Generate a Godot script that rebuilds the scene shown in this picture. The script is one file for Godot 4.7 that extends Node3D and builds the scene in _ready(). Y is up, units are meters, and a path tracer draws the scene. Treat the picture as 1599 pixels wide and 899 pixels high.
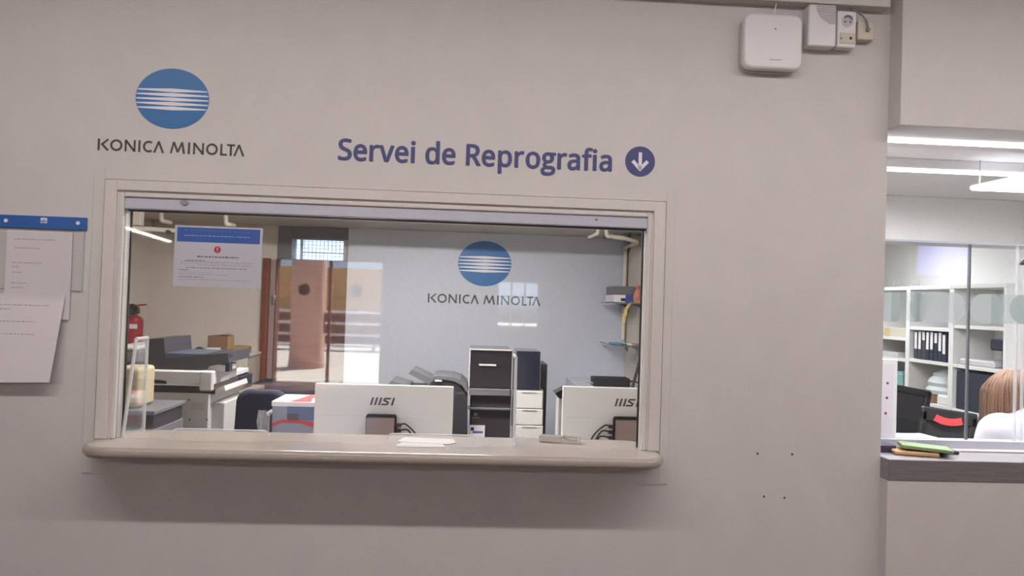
extends Node3D
# Service hatch in a hall wall, an office counter beside it, and the hall that the panes mirror.
# The hall wall's face is the plane z = 0; the hall lies at z > 0, the rooms at z < 0; y = 0 is the floor.

const EYE := Vector3(1.249, 1.564, 2.7)
const FOCAL := 1200.0
var view := Basis()
var M := {}
var taken := {}

# ---------------------------------------------------------------- helpers: places
func at(px: float, py: float, z: float) -> Vector3:      # a photo pixel on the plane at depth z
	var d := view * Vector3((px - 799.5) / FOCAL, -(py - 449.5) / FOCAL, -1.0)
	return EYE + d * ((z - EYE.z) / d.z)

func rect(x0: float, y0: float, x1: float, y1: float, z: float) -> Rect2:   # upright rectangle on plane z (x, y bottom, w, h)
	var xc := (x0 + x1) / 2; var yc := (y0 + y1) / 2
	var c := at(xc, yc, z)
	var w := at(x1, yc, z).x - at(x0, yc, z).x
	var h := at(xc, y0, z).y - at(xc, y1, z).y
	return Rect2(c.x - w / 2, c.y - h / 2, w, h)

# ---------------------------------------------------------------- helpers: naming and tree
func numbered(called: String) -> String:
	taken[called] = taken.get(called, -1) + 1
	return called if taken[called] == 0 else "%s_%03d" % [called, taken[called]]

func tag(o: Node, label: String, category: String, group := "") -> Node:
	o.set_meta("label", label); o.set_meta("category", category)
	if group: o.set_meta("group", group)
	return o

func thing(called: String, label: String, category: String, where := Vector3.ZERO, group := "") -> Node3D:
	var o := Node3D.new()
	o.name = numbered(called); o.position = where
	add_child(o)
	tag(o, label, category, group)
	return o

func offset_of(n: Node) -> Vector3:
	var s := Vector3.ZERO
	while n != self and n != null:
		s += (n as Node3D).position
		n = n.get_parent()
	return s

func put(called: String, mesh: Mesh, mat: Material, parent: Node = self) -> MeshInstance3D:   # mesh in world coordinates
	var mi := MeshInstance3D.new()
	mi.mesh = mesh
	mi.material_override = mat
	mi.cast_shadow = GeometryInstance3D.SHADOW_CASTING_SETTING_ON
	mi.name = numbered(called) if parent == self else called
	parent.add_child(mi, true)
	if parent != self: mi.position = -offset_of(parent)
	return mi

func obj(called: String, st: SurfaceTool, mat: Material, parent: Node = self) -> MeshInstance3D:
	return put(called, st.commit(), mat, parent)

func struct(called: String, st: SurfaceTool, mat: Material, label := "") -> MeshInstance3D:
	var o := obj(called, st, mat)
	o.set_meta("kind", "structure")
	if label: o.set_meta("label", label); o.set_meta("category", called.split("_")[0])
	return o

func struct_node(called: String, label: String) -> Node3D:
	var o := Node3D.new(); o.name = called; add_child(o)
	o.set_meta("kind", "structure"); o.set_meta("label", label); o.set_meta("category", called.split("_")[0])
	return o

# ---------------------------------------------------------------- helpers: shapes
func mb() -> SurfaceTool:
	var st := SurfaceTool.new(); st.begin(Mesh.PRIMITIVE_TRIANGLES); return st

func tri(st: SurfaceTool, a: Vector3, b: Vector3, c: Vector3, na: Vector3, nb: Vector3, nc: Vector3) -> void:
	var f := (b - a).cross(c - a)
	if f.length_squared() < 1e-18: return
	var v := [[a, na], [b, nb], [c, nc]]
	if f.dot(na + nb + nc) > 0: v = [[a, na], [c, nc], [b, nb]]
	for p in v:
		st.set_normal(p[1]); st.add_vertex(p[0])

func quad(st: SurfaceTool, a: Vector3, b: Vector3, c: Vector3, d: Vector3, n: Vector3) -> void:
	tri(st, a, b, c, n, n, n); tri(st, a, c, d, n, n, n)

func box(st: SurfaceTool, lo: Vector3, hi: Vector3, bevel := 0.0) -> SurfaceTool:
	return tbox(st, Transform3D(Basis(), (lo + hi) / 2), (hi - lo).abs(), bevel)

func tbox(st: SurfaceTool, t: Transform3D, size: Vector3, bevel := 0.0) -> SurfaceTool:
	var h := size / 2
	var b: float = min(bevel, min(h.x, min(h.y, h.z)) * 0.98)
	for ax in 3:
		for s in [-1.0, 1.0]:
			var n := Vector3.ZERO; n[ax] = s
			var u := (ax + 1) % 3; var w := (ax + 2) % 3
			var q := []
			for k in [[-1, -1], [1, -1], [1, 1], [-1, 1]]:
				var p := Vector3.ZERO
				p[ax] = s * h[ax]; p[u] = k[0] * (h[u] - b); p[w] = k[1] * (h[w] - b)
				q.append(t * p)
			quad(st, q[0], q[1], q[2], q[3], (t.basis * n).normalized())
	if b > 0.0:
		for ax in 3:
			var u := (ax + 1) % 3; var w := (ax + 2) % 3
			for su in [-1.0, 1.0]:
				for sw in [-1.0, 1.0]:
					var n := Vector3.ZERO; n[u] = su; n[w] = sw
					var q := []
					for k in [[-1, 0], [1, 0], [1, 1], [-1, 1]]:
						var p := Vector3.ZERO
						p[ax] = k[0] * (h[ax] - b)
						p[u] = su * (h[u] - (b if k[1] == 0 else 0.0))
						p[w] = sw * (h[w] - (0.0 if k[1] == 0 else b))
						q.append(t * p)
					quad(st, q[0], q[1], q[2], q[3], (t.basis * n).normalized())
		for sx in [-1.0, 1.0]:
			for sy in [-1.0, 1.0]:
				for sz in [-1.0, 1.0]:
					var n := (t.basis * Vector3(sx, sy, sz)).normalized()
					tri(st, t * Vector3(sx * h.x, sy * (h.y - b), sz * (h.z - b)), t * Vector3(sx * (h.x - b), sy * h.y, sz * (h.z - b)), t * Vector3(sx * (h.x - b), sy * (h.y - b), sz * h.z), n, n, n)
	return st

func bpx(st: SurfaceTool, x0: float, y0: float, x1: float, y1: float, z: float, depth: float, bevel := 0.0, floor_y := NAN) -> SurfaceTool:
	var r := rect(x0, y0, x1, y1, z)
	var low := r.position.y if is_nan(floor_y) else floor_y
	return box(st, Vector3(r.position.x, low, z - depth), Vector3(r.end.x, r.end.y, z), bevel)

func rounded(w: float, h: float, r: float, inset: float, n := 8) -> Array:   # [[point, outward normal]...] counterclockwise
	var out := []
	var hw := w / 2 - inset; var hh := h / 2 - inset
	var rr: float = max(r - inset, 0.0004)
	for c in 4:
		var sx: float = [1, -1, -1, 1][c]; var sy: float = [1, 1, -1, -1][c]
		for k in n + 1:
			var a := PI / 2 * (c + float(k) / n)
			var d := Vector2(cos(a), sin(a))
			out.append([Vector2(sx * (hw - rr), sy * (hh - rr)) + d * rr, d])
	return out

func slab(st: SurfaceTool, t: Transform3D, w: float, h: float, r: float, thick: float, e: float, n := 8) -> SurfaceTool:
	# rounded rectangle in t's xy plane, thick along z, with both rims rounded by e
	var rings := []
	var m := 5
	for side in [-1.0, 1.0]:
		for k in m + 1:
			var a: float = PI / 2 * (k / float(m)) if side < 0 else PI / 2 * (1.0 - k / float(m))
			var inset: float = e * (1 - sin(a))
			var z: float = side * (thick / 2 - e + e * cos(a))
			rings.append([rounded(w, h, r, inset, n), z, sin(a), side * cos(a)])
	for k in rings.size() - 1:
		var A = rings[k]; var B = rings[k + 1]
		var cnt: int = A[0].size()
		for i in cnt:
			var j := (i + 1) % cnt
			var pa := t * Vector3(A[0][i][0].x, A[0][i][0].y, A[1]); var pb := t * Vector3(A[0][j][0].x, A[0][j][0].y, A[1])
			var pc := t * Vector3(B[0][j][0].x, B[0][j][0].y, B[1]); var pd := t * Vector3(B[0][i][0].x, B[0][i][0].y, B[1])
			var na := (t.basis * Vector3(A[0][i][1].x * A[2], A[0][i][1].y * A[2], A[3])).normalized()
			var nb := (t.basis * Vector3(A[0][j][1].x * A[2], A[0][j][1].y * A[2], A[3])).normalized()
			var nc := (t.basis * Vector3(B[0][j][1].x * B[2], B[0][j][1].y * B[2], B[3])).normalized()
			var nd := (t.basis * Vector3(B[0][i][1].x * B[2], B[0][i][1].y * B[2], B[3])).normalized()
			tri(st, pa, pb, pc, na, nb, nc); tri(st, pa, pc, pd, na, nc, nd)
	for cap in [rings[0], rings[-1]]:
		var s: float = sign(cap[1])
		var nn := (t.basis * Vector3(0, 0, s)).normalized()
		var c := t * Vector3(0, 0, cap[1])
		for i in cap[0].size():
			var j: int = (i + 1) % cap[0].size()
			tri(st, c, t * Vector3(cap[0][i][0].x, cap[0][i][0].y, cap[1]), t * Vector3(cap[0][j][0].x, cap[0][j][0].y, cap[1]), nn, nn, nn)
	return st

func prism(st: SurfaceTool, t: Transform3D, poly: PackedVector2Array, depth: float) -> SurfaceTool:   # polygon in t's xy plane, from z = -depth to 0
	var idx := Geometry2D.triangulate_polygon(poly)
	var nf := t.basis.z.normalized()
	for k in range(0, idx.size(), 3):
		var a := poly[idx[k]]; var b := poly[idx[k + 1]]; var c := poly[idx[k + 2]]
		tri(st, t * Vector3(a.x, a.y, 0), t * Vector3(b.x, b.y, 0), t * Vector3(c.x, c.y, 0), nf, nf, nf)
		tri(st, t * Vector3(a.x, a.y, -depth), t * Vector3(b.x, b.y, -depth), t * Vector3(c.x, c.y, -depth), -nf, -nf, -nf)
	var area := 0.0
	for i in poly.size():
		area += poly[i].cross(poly[(i + 1) % poly.size()])
	for i in poly.size():
		var a := poly[i]; var b := poly[(i + 1) % poly.size()]
		var e = (b - a).normalized() * sign(area)
		var n := (t.basis * Vector3(e.y, -e.x, 0)).normalized()
		quad(st, t * Vector3(a.x, a.y, 0), t * Vector3(b.x, b.y, 0), t * Vector3(b.x, b.y, -depth), t * Vector3(a.x, a.y, -depth), n)
	return st

func outline(points: Array, z: float) -> PackedVector2Array:   # photo pixels to x, y on plane z
	var out := PackedVector2Array()
	for p in points:
		var v := at(p[0], p[1], z)
		out.append(Vector2(v.x, v.y))
	return out

func ppx(st: SurfaceTool, points: Array, z: float, depth: float) -> SurfaceTool:
	return prism(st, Transform3D(Basis(), Vector3(0, 0, z)), outline(points, z), depth)

func frame_along(d: Vector3) -> Basis:   # y axis along d
	var up := Vector3.RIGHT if abs(d.normalized().x) < 0.9 else Vector3.FORWARD
	var x := up.cross(d).normalized()
	return Basis(x, d.normalized(), x.cross(d.normalized()))

func tube(st: SurfaceTool, pts: Array, r: float, n := 8) -> SurfaceTool:
	var rings := []
	for i in pts.size():
		var d: Vector3 = (pts[min(i + 1, pts.size() - 1)] - pts[max(i - 1, 0)]).normalized()
		var b := frame_along(d)
		if i > 0:
			var px: Vector3 = rings[i - 1][0].x
			var x := (px - d * px.dot(d)).normalized()
			b = Basis(x, d, x.cross(d))
		rings.append([b, pts[i]])
	for i in rings.size() - 1:
		for k in n:
			var q := []
			for e in [[i, k], [i, k + 1], [i + 1, k + 1], [i + 1, k]]:
				var a: float = TAU * e[1] / n
				var nn: Vector3 = rings[e[0]][0] * Vector3(cos(a), 0, sin(a))
				q.append([rings[e[0]][1] + nn * r, nn])
			tri(st, q[0][0], q[1][0], q[2][0], q[0][1], q[1][1], q[2][1]); tri(st, q[0][0], q[2][0], q[3][0], q[0][1], q[2][1], q[3][1])
	for e in [0, rings.size() - 1]:
		var nn: Vector3 = rings[e][0].y * (-1.0 if e == 0 else 1.0)
		for k in n:
			var a := TAU * k / n; var b := TAU * (k + 1) / n
			tri(st, rings[e][1], rings[e][1] + rings[e][0] * Vector3(cos(a), 0, sin(a)) * r, rings[e][1] + rings[e][0] * Vector3(cos(b), 0, sin(b)) * r, nn, nn, nn)
	return st

func curve(pts: Array, steps := 6) -> Array:   # smooth line through points
	var out := []
	for i in pts.size() - 1:
		var p0: Vector3 = pts[max(i - 1, 0)]; var p1: Vector3 = pts[i]; var p2: Vector3 = pts[i + 1]; var p3: Vector3 = pts[min(i + 2, pts.size() - 1)]
		for k in steps:
			out.append(p1.cubic_interpolate(p2, p0, p3, k / float(steps)))
	out.append(pts[-1])
	return out

func lathe(st: SurfaceTool, t: Transform3D, prof: Array, n := 24) -> SurfaceTool:   # profile [r, y] about t's y axis
	for i in prof.size() - 1:
		var a := Vector2(prof[i][0], prof[i][1]); var b := Vector2(prof[i + 1][0], prof[i + 1][1])
		var e := (b - a).normalized()
		for k in n:
			var q := []
			for w in [[a, k], [a, k + 1], [b, k + 1], [b, k]]:
				var g: float = TAU * w[1] / n
				q.append([t * Vector3(w[0].x * cos(g), w[0].y, w[0].x * sin(g)), (t.basis * Vector3(e.y * cos(g), -e.x, e.y * sin(g))).normalized()])
			tri(st, q[0][0], q[1][0], q[2][0], q[0][1], q[1][1], q[2][1]); tri(st, q[0][0], q[2][0], q[3][0], q[0][1], q[2][1], q[3][1])
	return st

func disc(st: SurfaceTool, c: Vector3, rx: float, ry: float, depth: float, n := 48) -> SurfaceTool:
	var p := PackedVector2Array()
	for k in n:
		p.append(Vector2(cos(TAU * k / n) * rx, sin(TAU * k / n) * ry))
	return prism(st, Transform3D(Basis(), c), p, depth)

func stroke(st: SurfaceTool, t: Transform3D, a: Vector2, b: Vector2, w: float, depth: float) -> void:
	var d := (b - a).normalized().orthogonal() * w / 2
	prism(st, t, PackedVector2Array([a + d, b + d, b - d, a - d]), depth)

func arc(st: SurfaceTool, t: Transform3D, c: Vector2, rx: float, ry: float, a0: float, a1: float, w: float, depth: float, n := 24) -> void:
	var p := PackedVector2Array(); var q := PackedVector2Array()
	for k in n + 1:
		var a := deg_to_rad(a0 + (a1 - a0) * k / n)
		p.append(c + Vector2(cos(a) * rx, sin(a) * ry)); q.append(c + Vector2(cos(a) * (rx - w), sin(a) * (ry - w)))
	for k in n:
		prism(st, t, PackedVector2Array([p[k], p[k + 1], q[k + 1], q[k]]), depth)

func sheet(called: String, t: Transform3D, w: float, h: float, mat: Material, parent: Node = self) -> MeshInstance3D:   # flat print, one face with texture coordinates
	var st := mb()
	for k in [[0, 0], [1, 0], [1, 1], [0, 0], [1, 1], [0, 1]]:
		st.set_normal(t.basis.z.normalized()); st.set_uv(Vector2(k[0], k[1]))
		st.add_vertex(t * Vector3((k[0] - 0.5) * w, (0.5 - k[1]) * h, 0))
	return obj(called, st, mat, parent)

# ---------------------------------------------------------------- helpers: materials
func grain(seed_n: int, freq: float, amount: float, size := 256, stretch := Vector2.ONE) -> ImageTexture:   # grey noise around white
	var n := FastNoiseLite.new(); n.seed = seed_n; n.frequency = freq; n.fractal_octaves = 4
	var im := Image.create(size, size, false, Image.FORMAT_RGB8)
	for y in size:
		for x in size:
			var a := TAU * x / size; var b := TAU * y / size
			var r := size / TAU
			var v := 0.5 + 0.5 * n.get_noise_3d(cos(a) * r * stretch.x, sin(a) * r * stretch.x + cos(b) * r * stretch.y * 0.7, sin(b) * r * stretch.y)
			var g := 1.0 - amount * v
			im.set_pixel(x, y, Color(g, g, g))
	return ImageTexture.create_from_image(im)

func mat(c: Color, rough := 0.6, metal := 0.0, tex: Texture2D = null, scale := 1.0) -> StandardMaterial3D:
	var m := StandardMaterial3D.new()
	m.albedo_color = c; m.roughness = rough; m.metallic = metal
	m.cull_mode = BaseMaterial3D.CULL_DISABLED
	if tex:
		m.albedo_texture = tex; m.uv1_triplanar = true; m.uv1_world_triplanar = true; m.uv1_scale = Vector3.ONE * scale
	return m

func clear(c: Color, a: float) -> StandardMaterial3D:
	var m := mat(c, 0.02)
	m.albedo_color = Color(c, a); m.transparency = BaseMaterial3D.TRANSPARENCY_ALPHA
	return m

func frosted(c: Color, a: float) -> StandardMaterial3D:
	var m := mat(c, 0.6)
	m.albedo_color = Color(c, a); m.transparency = BaseMaterial3D.TRANSPARENCY_ALPHA
	return m

func glow(c: Color, e: float) -> StandardMaterial3D:
	var m := mat(c, 0.5)
	m.emission_enabled = true; m.emission = c; m.emission_energy_multiplier = e
	return m

func make_materials() -> void:
	var fine := grain(3, 0.09, 0.03)
	var coarse := grain(9, 0.03, 0.03)
	var streak := grain(5, 0.06, 0.16, 256, Vector2(0.15, 2.0))
	var speck := grain(7, 0.16, 0.3)
	M.wall = mat(Color(0.83, 0.815, 0.815), 0.62, 0, coarse, 0.8)
	M.frame = mat(Color(0.85, 0.83, 0.825), 0.38, 0, fine, 1.5)
	M.counter = mat(Color(0.655, 0.62, 0.59), 0.16, 0, fine, 2.0)
	M.room_wall = mat(Color(0.80, 0.77, 0.73), 0.7, 0, coarse, 0.8)
	M.panel = mat(Color(0.79, 0.81, 0.86), 0.5, 0, fine, 1.0)
	M.ceiling = mat(Color(0.87, 0.87, 0.87), 0.8, 0, coarse, 0.7)
	M.floor = mat(Color(0.36, 0.27, 0.21), 0.35, 0, speck, 1.2)
	M.alu = mat(Color(0.76, 0.77, 0.83), 0.4, 0.1, fine, 2.0)
	M.steel = mat(Color(0.65, 0.63, 0.64), 0.34, 0.45, streak, 3.0)
	M.chrome = mat(Color(0.80, 0.78, 0.76), 0.2, 0.6)
	M.rubber = mat(Color(0.09, 0.08, 0.09), 0.6)
	M.glass = clear(Color(1, 1, 1), 0.0)
	M.acrylic = clear(Color(0.98, 0.99, 1.0), 0.03)
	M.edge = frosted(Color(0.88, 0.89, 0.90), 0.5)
	M.frost = frosted(Color(0.80, 0.84, 0.85), 0.5)
	M.frost_faint = frosted(Color(0.8, 0.83, 0.85), 0.08)
	M.white = mat(Color(0.9, 0.89, 0.9), 0.4)
	M.white_matt = mat(Color(0.86, 0.86, 0.86), 0.6)
	M.sheet_grey = mat(Color(0.70, 0.68, 0.69), 0.8)
	M.paper = mat(Color(0.88, 0.86, 0.89), 0.8)
	M.letter_grey = mat(Color(0.30, 0.27, 0.28), 0.5)
	M.letter_blue = mat(Color(0.28, 0.30, 0.50), 0.5)
	M.logo_blue = mat(Color(0.19, 0.44, 0.68), 0.4)
	M.logo_white = mat(Color(0.9, 0.9, 0.95), 0.4)
	M.bar_blue = mat(Color(0.16, 0.38, 0.68), 0.3)
	M.copier_white = mat(Color(0.77, 0.76, 0.76), 0.45, 0, fine, 3.0)
	M.copier_dark = mat(Color(0.20, 0.20, 0.23), 0.4, 0, fine, 3.0)
	M.copier_mid = mat(Color(0.42, 0.42, 0.44), 0.5, 0, fine, 3.0)
	M.gloss_dark = mat(Color(0.13, 0.13, 0.15), 0.12)
	M.navy = mat(Color(0.16, 0.19, 0.27), 0.9, 0, speck, 8.0)
	M.cable_grey = mat(Color(0.56, 0.54, 0.54), 0.5)
	M.black = mat(Color(0.10, 0.10, 0.11), 0.5)
	M.mesh_black = mat(Color(0.17, 0.17, 0.19), 0.8, 0, speck, 10.0)
	M.red = mat(Color(0.60, 0.13, 0.16), 0.4)
	M.red_soft = mat(Color(0.76, 0.24, 0.26), 0.7)
	M.beige = mat(Color(0.70, 0.65, 0.53), 0.5, 0, fine, 3.0)
	M.old_white = mat(Color(0.80, 0.77, 0.71), 0.45)
	M.cardboard = mat(Color(0.58, 0.43, 0.33), 0.85, 0, speck, 4.0)
	M.tan = mat(Color(0.72, 0.58, 0.42), 0.8, 0, speck, 4.0)
	M.dusky = mat(Color(0.24, 0.18, 0.24), 0.7)
	M.blue_paper = mat(Color(0.25, 0.33, 0.62), 0.6)
	M.yellow = mat(Color(0.80, 0.71, 0.48), 0.6)
	M.orange_paper = mat(Color(0.74, 0.60, 0.44), 0.8)
	M.green_paper = mat(Color(0.48, 0.56, 0.38), 0.6)
	M.shelf_glass = clear(Color(0.72, 0.82, 0.80), 0.25)
	M.shelf_edge = mat(Color(0.38, 0.48, 0.46), 0.3)
	M.conduit = mat(Color(0.86, 0.83, 0.77), 0.45)
	M.shelf_white = mat(Color(0.88, 0.88, 0.87), 0.5, 0, fine, 2.0)
	M.bag = frosted(Color(0.85, 0.88, 0.88), 0.75)
	M.hair = mat(Color(0.33, 0.23, 0.17), 0.8, 0, grain(21, 0.08, 0.45, 256, Vector2(3.0, 0.25)), 6.0)
	M.skin = mat(Color(0.80, 0.60, 0.50), 0.55)
	M.shirt = mat(Color(0.76, 0.75, 0.79), 0.85, 0, fine, 6.0)
	M.trousers = mat(Color(0.17, 0.18, 0.24), 0.9)
	M.brown_wood = mat(Color(0.52, 0.30, 0.24), 0.5, 0, streak, 1.0)
	M.dark_wood = mat(Color(0.36, 0.25, 0.23), 0.5, 0, streak, 1.0)
	M.terracotta = mat(Color(0.64, 0.51, 0.46), 0.85, 0, coarse, 1.0)
	M.paving = mat(Color(0.80, 0.79, 0.77), 0.9, 0, speck, 1.0)
	M.ochre = mat(Color(0.78, 0.62, 0.36), 0.9, 0, coarse, 0.5)
	M.brick = mat(Color(0.42, 0.27, 0.24), 0.9, 0, speck, 2.0)

# ---------------------------------------------------------------- lamps
func lamp_line(called: String, label: String, a: Vector3, b: Vector3, width: float, energy: float, glowing: float, tint := Color(1, 0.97, 0.94), group := "", flush := false) -> Node3D:
	# a linear fitting lit on its underside, running from a to b
	var mid := (a + b) / 2
	var d := b - a; var length := d.length()
	var yaw := atan2(-d.z, d.x)
	var o := thing(called, label, "light", mid, group)
	var t := Transform3D(Basis(Vector3.UP, yaw), mid)
	if not flush:
		obj("housing", tbox(mb(), t.translated(Vector3(0, 0.028, 0)), Vector3(length + 0.02, 0.05, width + 0.02), 0.004), M.white, o)
	obj("diffuser", tbox(mb(), t.translated(Vector3(0, -0.003, 0)), Vector3(length, 0.012, width)), glow(tint, glowing), o)
	var l := AreaLight3D.new()
	l.name = "lamp_glow"
	l.area_size = Vector2(length, width); l.light_energy = energy; l.light_color = tint
	l.shadow_enabled = true; l.area_range = 30.0; l.area_attenuation = 2.0
	o.add_child(l)
	l.transform = Transform3D(Basis(Vector3.UP, yaw) * Basis(Vector3.RIGHT, -PI / 2), Vector3(0, -0.02, 0))
	return o

# ---------------------------------------------------------------- lettering
func wordmark(parent: Node, left: Vector3, width: float, m: Material) -> void:   # capitals without crossbars, letters cut from thin vinyl
	var u := width / 1210.0
	var h := 98.0; var s := 17.0
	var spans := [["K", 0, 92], ["O", 102, 202], ["N", 220, 310], ["I", 332, 350], ["C", 370, 447], ["A", 455, 545], ["M", 592, 718], ["I", 740, 758], ["N", 783, 873], ["O", 890, 988], ["L", 1008, 1063], ["T", 1062, 1130], ["A", 1118, 1210]]
	for g in spans:
		var st := mb()
		var w: float = g[2] - g[1]
		var t := Transform3D(Basis().scaled(Vector3(u, u, 1)), left + Vector3(g[1] * u, 0, 0))
		var e := s / 2
		match g[0]:
			"K":
				stroke(st, t, Vector2(e, 0), Vector2(e, h), s, 0.001)
				stroke(st, t, Vector2(w * 0.92, h * 0.98), Vector2(w * 0.36, h * 0.52), s * 0.85, 0.001)
				stroke(st, t, Vector2(w * 0.34, h * 0.58), Vector2(w * 0.93, 2), s, 0.001)
			"O": arc(st, t, Vector2(w / 2, h / 2), w / 2, h / 2, 0, 360, s, 0.001, 36)
			"C": arc(st, t, Vector2(w * 0.62, h / 2), w * 0.62, h / 2, 52, 308, s, 0.001, 28)
			"I": stroke(st, t, Vector2(w / 2, 0), Vector2(w / 2, h), s, 0.001)
			"N":
				stroke(st, t, Vector2(e, 0), Vector2(e, h), s * 0.9, 0.001)
				stroke(st, t, Vector2(w - e, 0), Vector2(w - e, h), s * 0.9, 0.001)
				stroke(st, t, Vector2(e, h - 4), Vector2(w - e, 4), s, 0.001)
			"A":
				stroke(st, t, Vector2(e, 0), Vector2(w * 0.5, h - 2), s * 0.9, 0.001)
				stroke(st, t, Vector2(w * 0.48, h - 2), Vector2(w - e, 0), s, 0.001)
			"M":
				stroke(st, t, Vector2(e, 0), Vector2(w * 0.25, h), s * 0.85, 0.001)
				stroke(st, t, Vector2(w * 0.25, h - 3), Vector2(w * 0.52, 12), s, 0.001)
				stroke(st, t, Vector2(w * 0.52, 12), Vector2(w * 0.78, h - 3), s * 0.85, 0.001)
				stroke(st, t, Vector2(w * 0.78, h), Vector2(w - e, 0), s, 0.001)
			"L":
				stroke(st, t, Vector2(e, 0), Vector2(e, h), s, 0.001)
				stroke(st, t, Vector2(0, e * 0.9), Vector2(w, e * 0.9), s * 0.9, 0.001)
			"T":
				stroke(st, t, Vector2(0, h - e * 0.9), Vector2(w, h - e * 0.9), s * 0.9, 0.001)
				stroke(st, t, Vector2(w / 2, 0), Vector2(w / 2, h), s, 0.001)
		obj("letter", st, m, parent)

func globe(parent: Node, c: Vector3, rx: float, ry: float) -> void:
	obj("emblem_disc", disc(mb(), c, rx, ry, 0.0012), M.logo_blue, parent)
	for k in 5:
		var y := ry * (0.27 - 0.15 * k)
		var hw := rx * sqrt(1.0 - pow((y + 0.02 * ry) / ry, 2)) * 0.985
		var p := PackedVector2Array()
		for i in 13:
			var x := -hw + 2 * hw * i / 12.0
			p.append(Vector2(x, y + ry * (0.018 + 0.045 * (1 - abs(x) / hw))))
		for i in 13:
			var x := hw - 2 * hw * i / 12.0
			p.append(Vector2(x, y - ry * (0.018 + 0.045 * (1 - abs(x) / hw))))
		obj("stripe", prism(mb(), Transform3D(Basis(), c + Vector3(0, 0, 0.0008)), p, 0.0008), M.logo_white, parent)

func letters(parent: Node, text: String, left: Vector3, cap: float, width: float, m: Material, bold := 0.0, weight := 400) -> void:
	var f := SystemFont.new(); f.font_names = PackedStringArray(["Droid Sans"]); f.font_weight = weight
	var font: Font = f
	var size := 64
	var total := font.get_string_size(text, HORIZONTAL_ALIGNMENT_LEFT, -1, size).x
	var px := cap / (0.714 * size)
	var squeeze := width / (total * px)
	for i in text.length():
		if text[i] == " ": continue
		var x := font.get_string_size(text.substr(0, i), HORIZONTAL_ALIGNMENT_LEFT, -1, size).x * px * squeeze if i > 0 else 0.0
		var tm := TextMesh.new()
		tm.text = text[i]; tm.font = font; tm.font_size = size; tm.pixel_size = px; tm.depth = 0.0012
		tm.horizontal_alignment = HORIZONTAL_ALIGNMENT_LEFT; tm.vertical_alignment = VERTICAL_ALIGNMENT_BOTTOM
		var at0 := left + Vector3(x, -font.get_descent(size) * px, 0.0006)
		var st := mb()
		for k in (9 if bold > 0 else 1):
			var off := Vector3.ZERO if k == 0 else Vector3(cos(TAU * k / 8), sin(TAU * k / 8), 0) * bold + Vector3(0, 0, -0.00006 * k)
			st.append_from(tm, 0, Transform3D(Basis().scaled(Vector3(squeeze, 1, 1)), at0 + off))
		obj("letter", st, m, parent)

func print_lines(w: int, h: int, rows: Array, back: Color, seed_n: int) -> ImageTexture:   # unreadably small print: rows of [x0, x1, y, height, colour]
	var im := Image.create(w, h, false, Image.FORMAT_RGB8); im.fill(back)
	var g := RandomNumberGenerator.new(); g.seed = seed_n
	for r in rows:
		var x: int = r[0]
		while x < r[1]:
			var n := g.randi_range(3, 12)
			for k in n:
				if x + k < r[1]:
					var hh: int = max(1, int(r[3] * g.randf_range(0.55, 1.0)))
					im.fill_rect(Rect2i(x + k, r[2] + r[3] - hh, 1, hh), (r[4] as Color).lerp(back, g.randf_range(0.0, 0.55)))
			x += n + 3
	return ImageTexture.create_from_image(im)

# ================================================================ the scene
func _ready() -> void:
	# ---- camera
	view = Basis(Vector3.UP, deg_to_rad(-3.24)) * Basis(Vector3.RIGHT, deg_to_rad(1.16)) * Basis(Vector3.BACK, deg_to_rad(1.87))
	var cam := Camera3D.new()
	cam.name = "camera"; cam.fov = rad_to_deg(2 * atan(449.5 / FOCAL)); cam.near = 0.05; cam.far = 200
	cam.transform = Transform3D(view, EYE)
	add_child(cam); cam.current = true
	# ---- sky and exposure
	var sky_mat := ProceduralSkyMaterial.new()
	sky_mat.sky_top_color = Color(0.33, 0.52, 0.80); sky_mat.sky_horizon_color = Color(0.72, 0.80, 0.88)
	sky_mat.ground_bottom_color = Color(0.4, 0.38, 0.35); sky_mat.ground_horizon_color = Color(0.6, 0.6, 0.6)
	sky_mat.sky_energy_multiplier = 2.2; sky_mat.ground_energy_multiplier = 1.0
	var sky := Sky.new(); sky.sky_material = sky_mat
	var env := Environment.new()
	env.background_mode = Environment.BG_SKY; env.sky = sky
	env.tonemap_mode = Environment.TONE_MAPPER_LINEAR; env.tonemap_exposure = 1.0
	env.sdfgi_enabled = true; env.ssao_enabled = true; env.ssil_enabled = true
	var we := WorldEnvironment.new(); we.name = "environment"; we.environment = env
	add_child(we)
	# ---- sun over the forecourt
	var sun := DirectionalLight3D.new(); sun.name = "sun"
	sun.light_energy = 34.0; sun.light_color = Color(1, 0.96, 0.9); sun.light_angular_distance = 0.5; sun.shadow_enabled = true
	add_child(sun)
	sun.look_at_from_position(Vector3(6, 12, 22), Vector3(0, 0, 14))

	make_materials()
	# ---- lamps of the hall (the first one throws the counter's shadow)
	lamp_line("linear_ceiling_lamp", "long linear ceiling lamp running parallel to the hatch wall", Vector3(-1.0, 2.93, 1.3), Vector3(6.8, 2.93, 1.3), 0.06, 8.0, 5.0, Color(1, 0.965, 0.945), "linear ceiling lamps of the hall")
	lamp_line("linear_ceiling_lamp", "long linear ceiling lamp over the middle of the hall", Vector3(-4.0, 2.93, 6.0), Vector3(6.4, 2.93, 6.0), 0.06, 10.0, 5.0, Color(1, 0.965, 0.945), "linear ceiling lamps of the hall")
	build_hall()
	build_hatch_wall()
	build_hatch_room()
	build_hatch_things()
	build_office()
	build_office_things()
	build_hatch_details()

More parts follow.
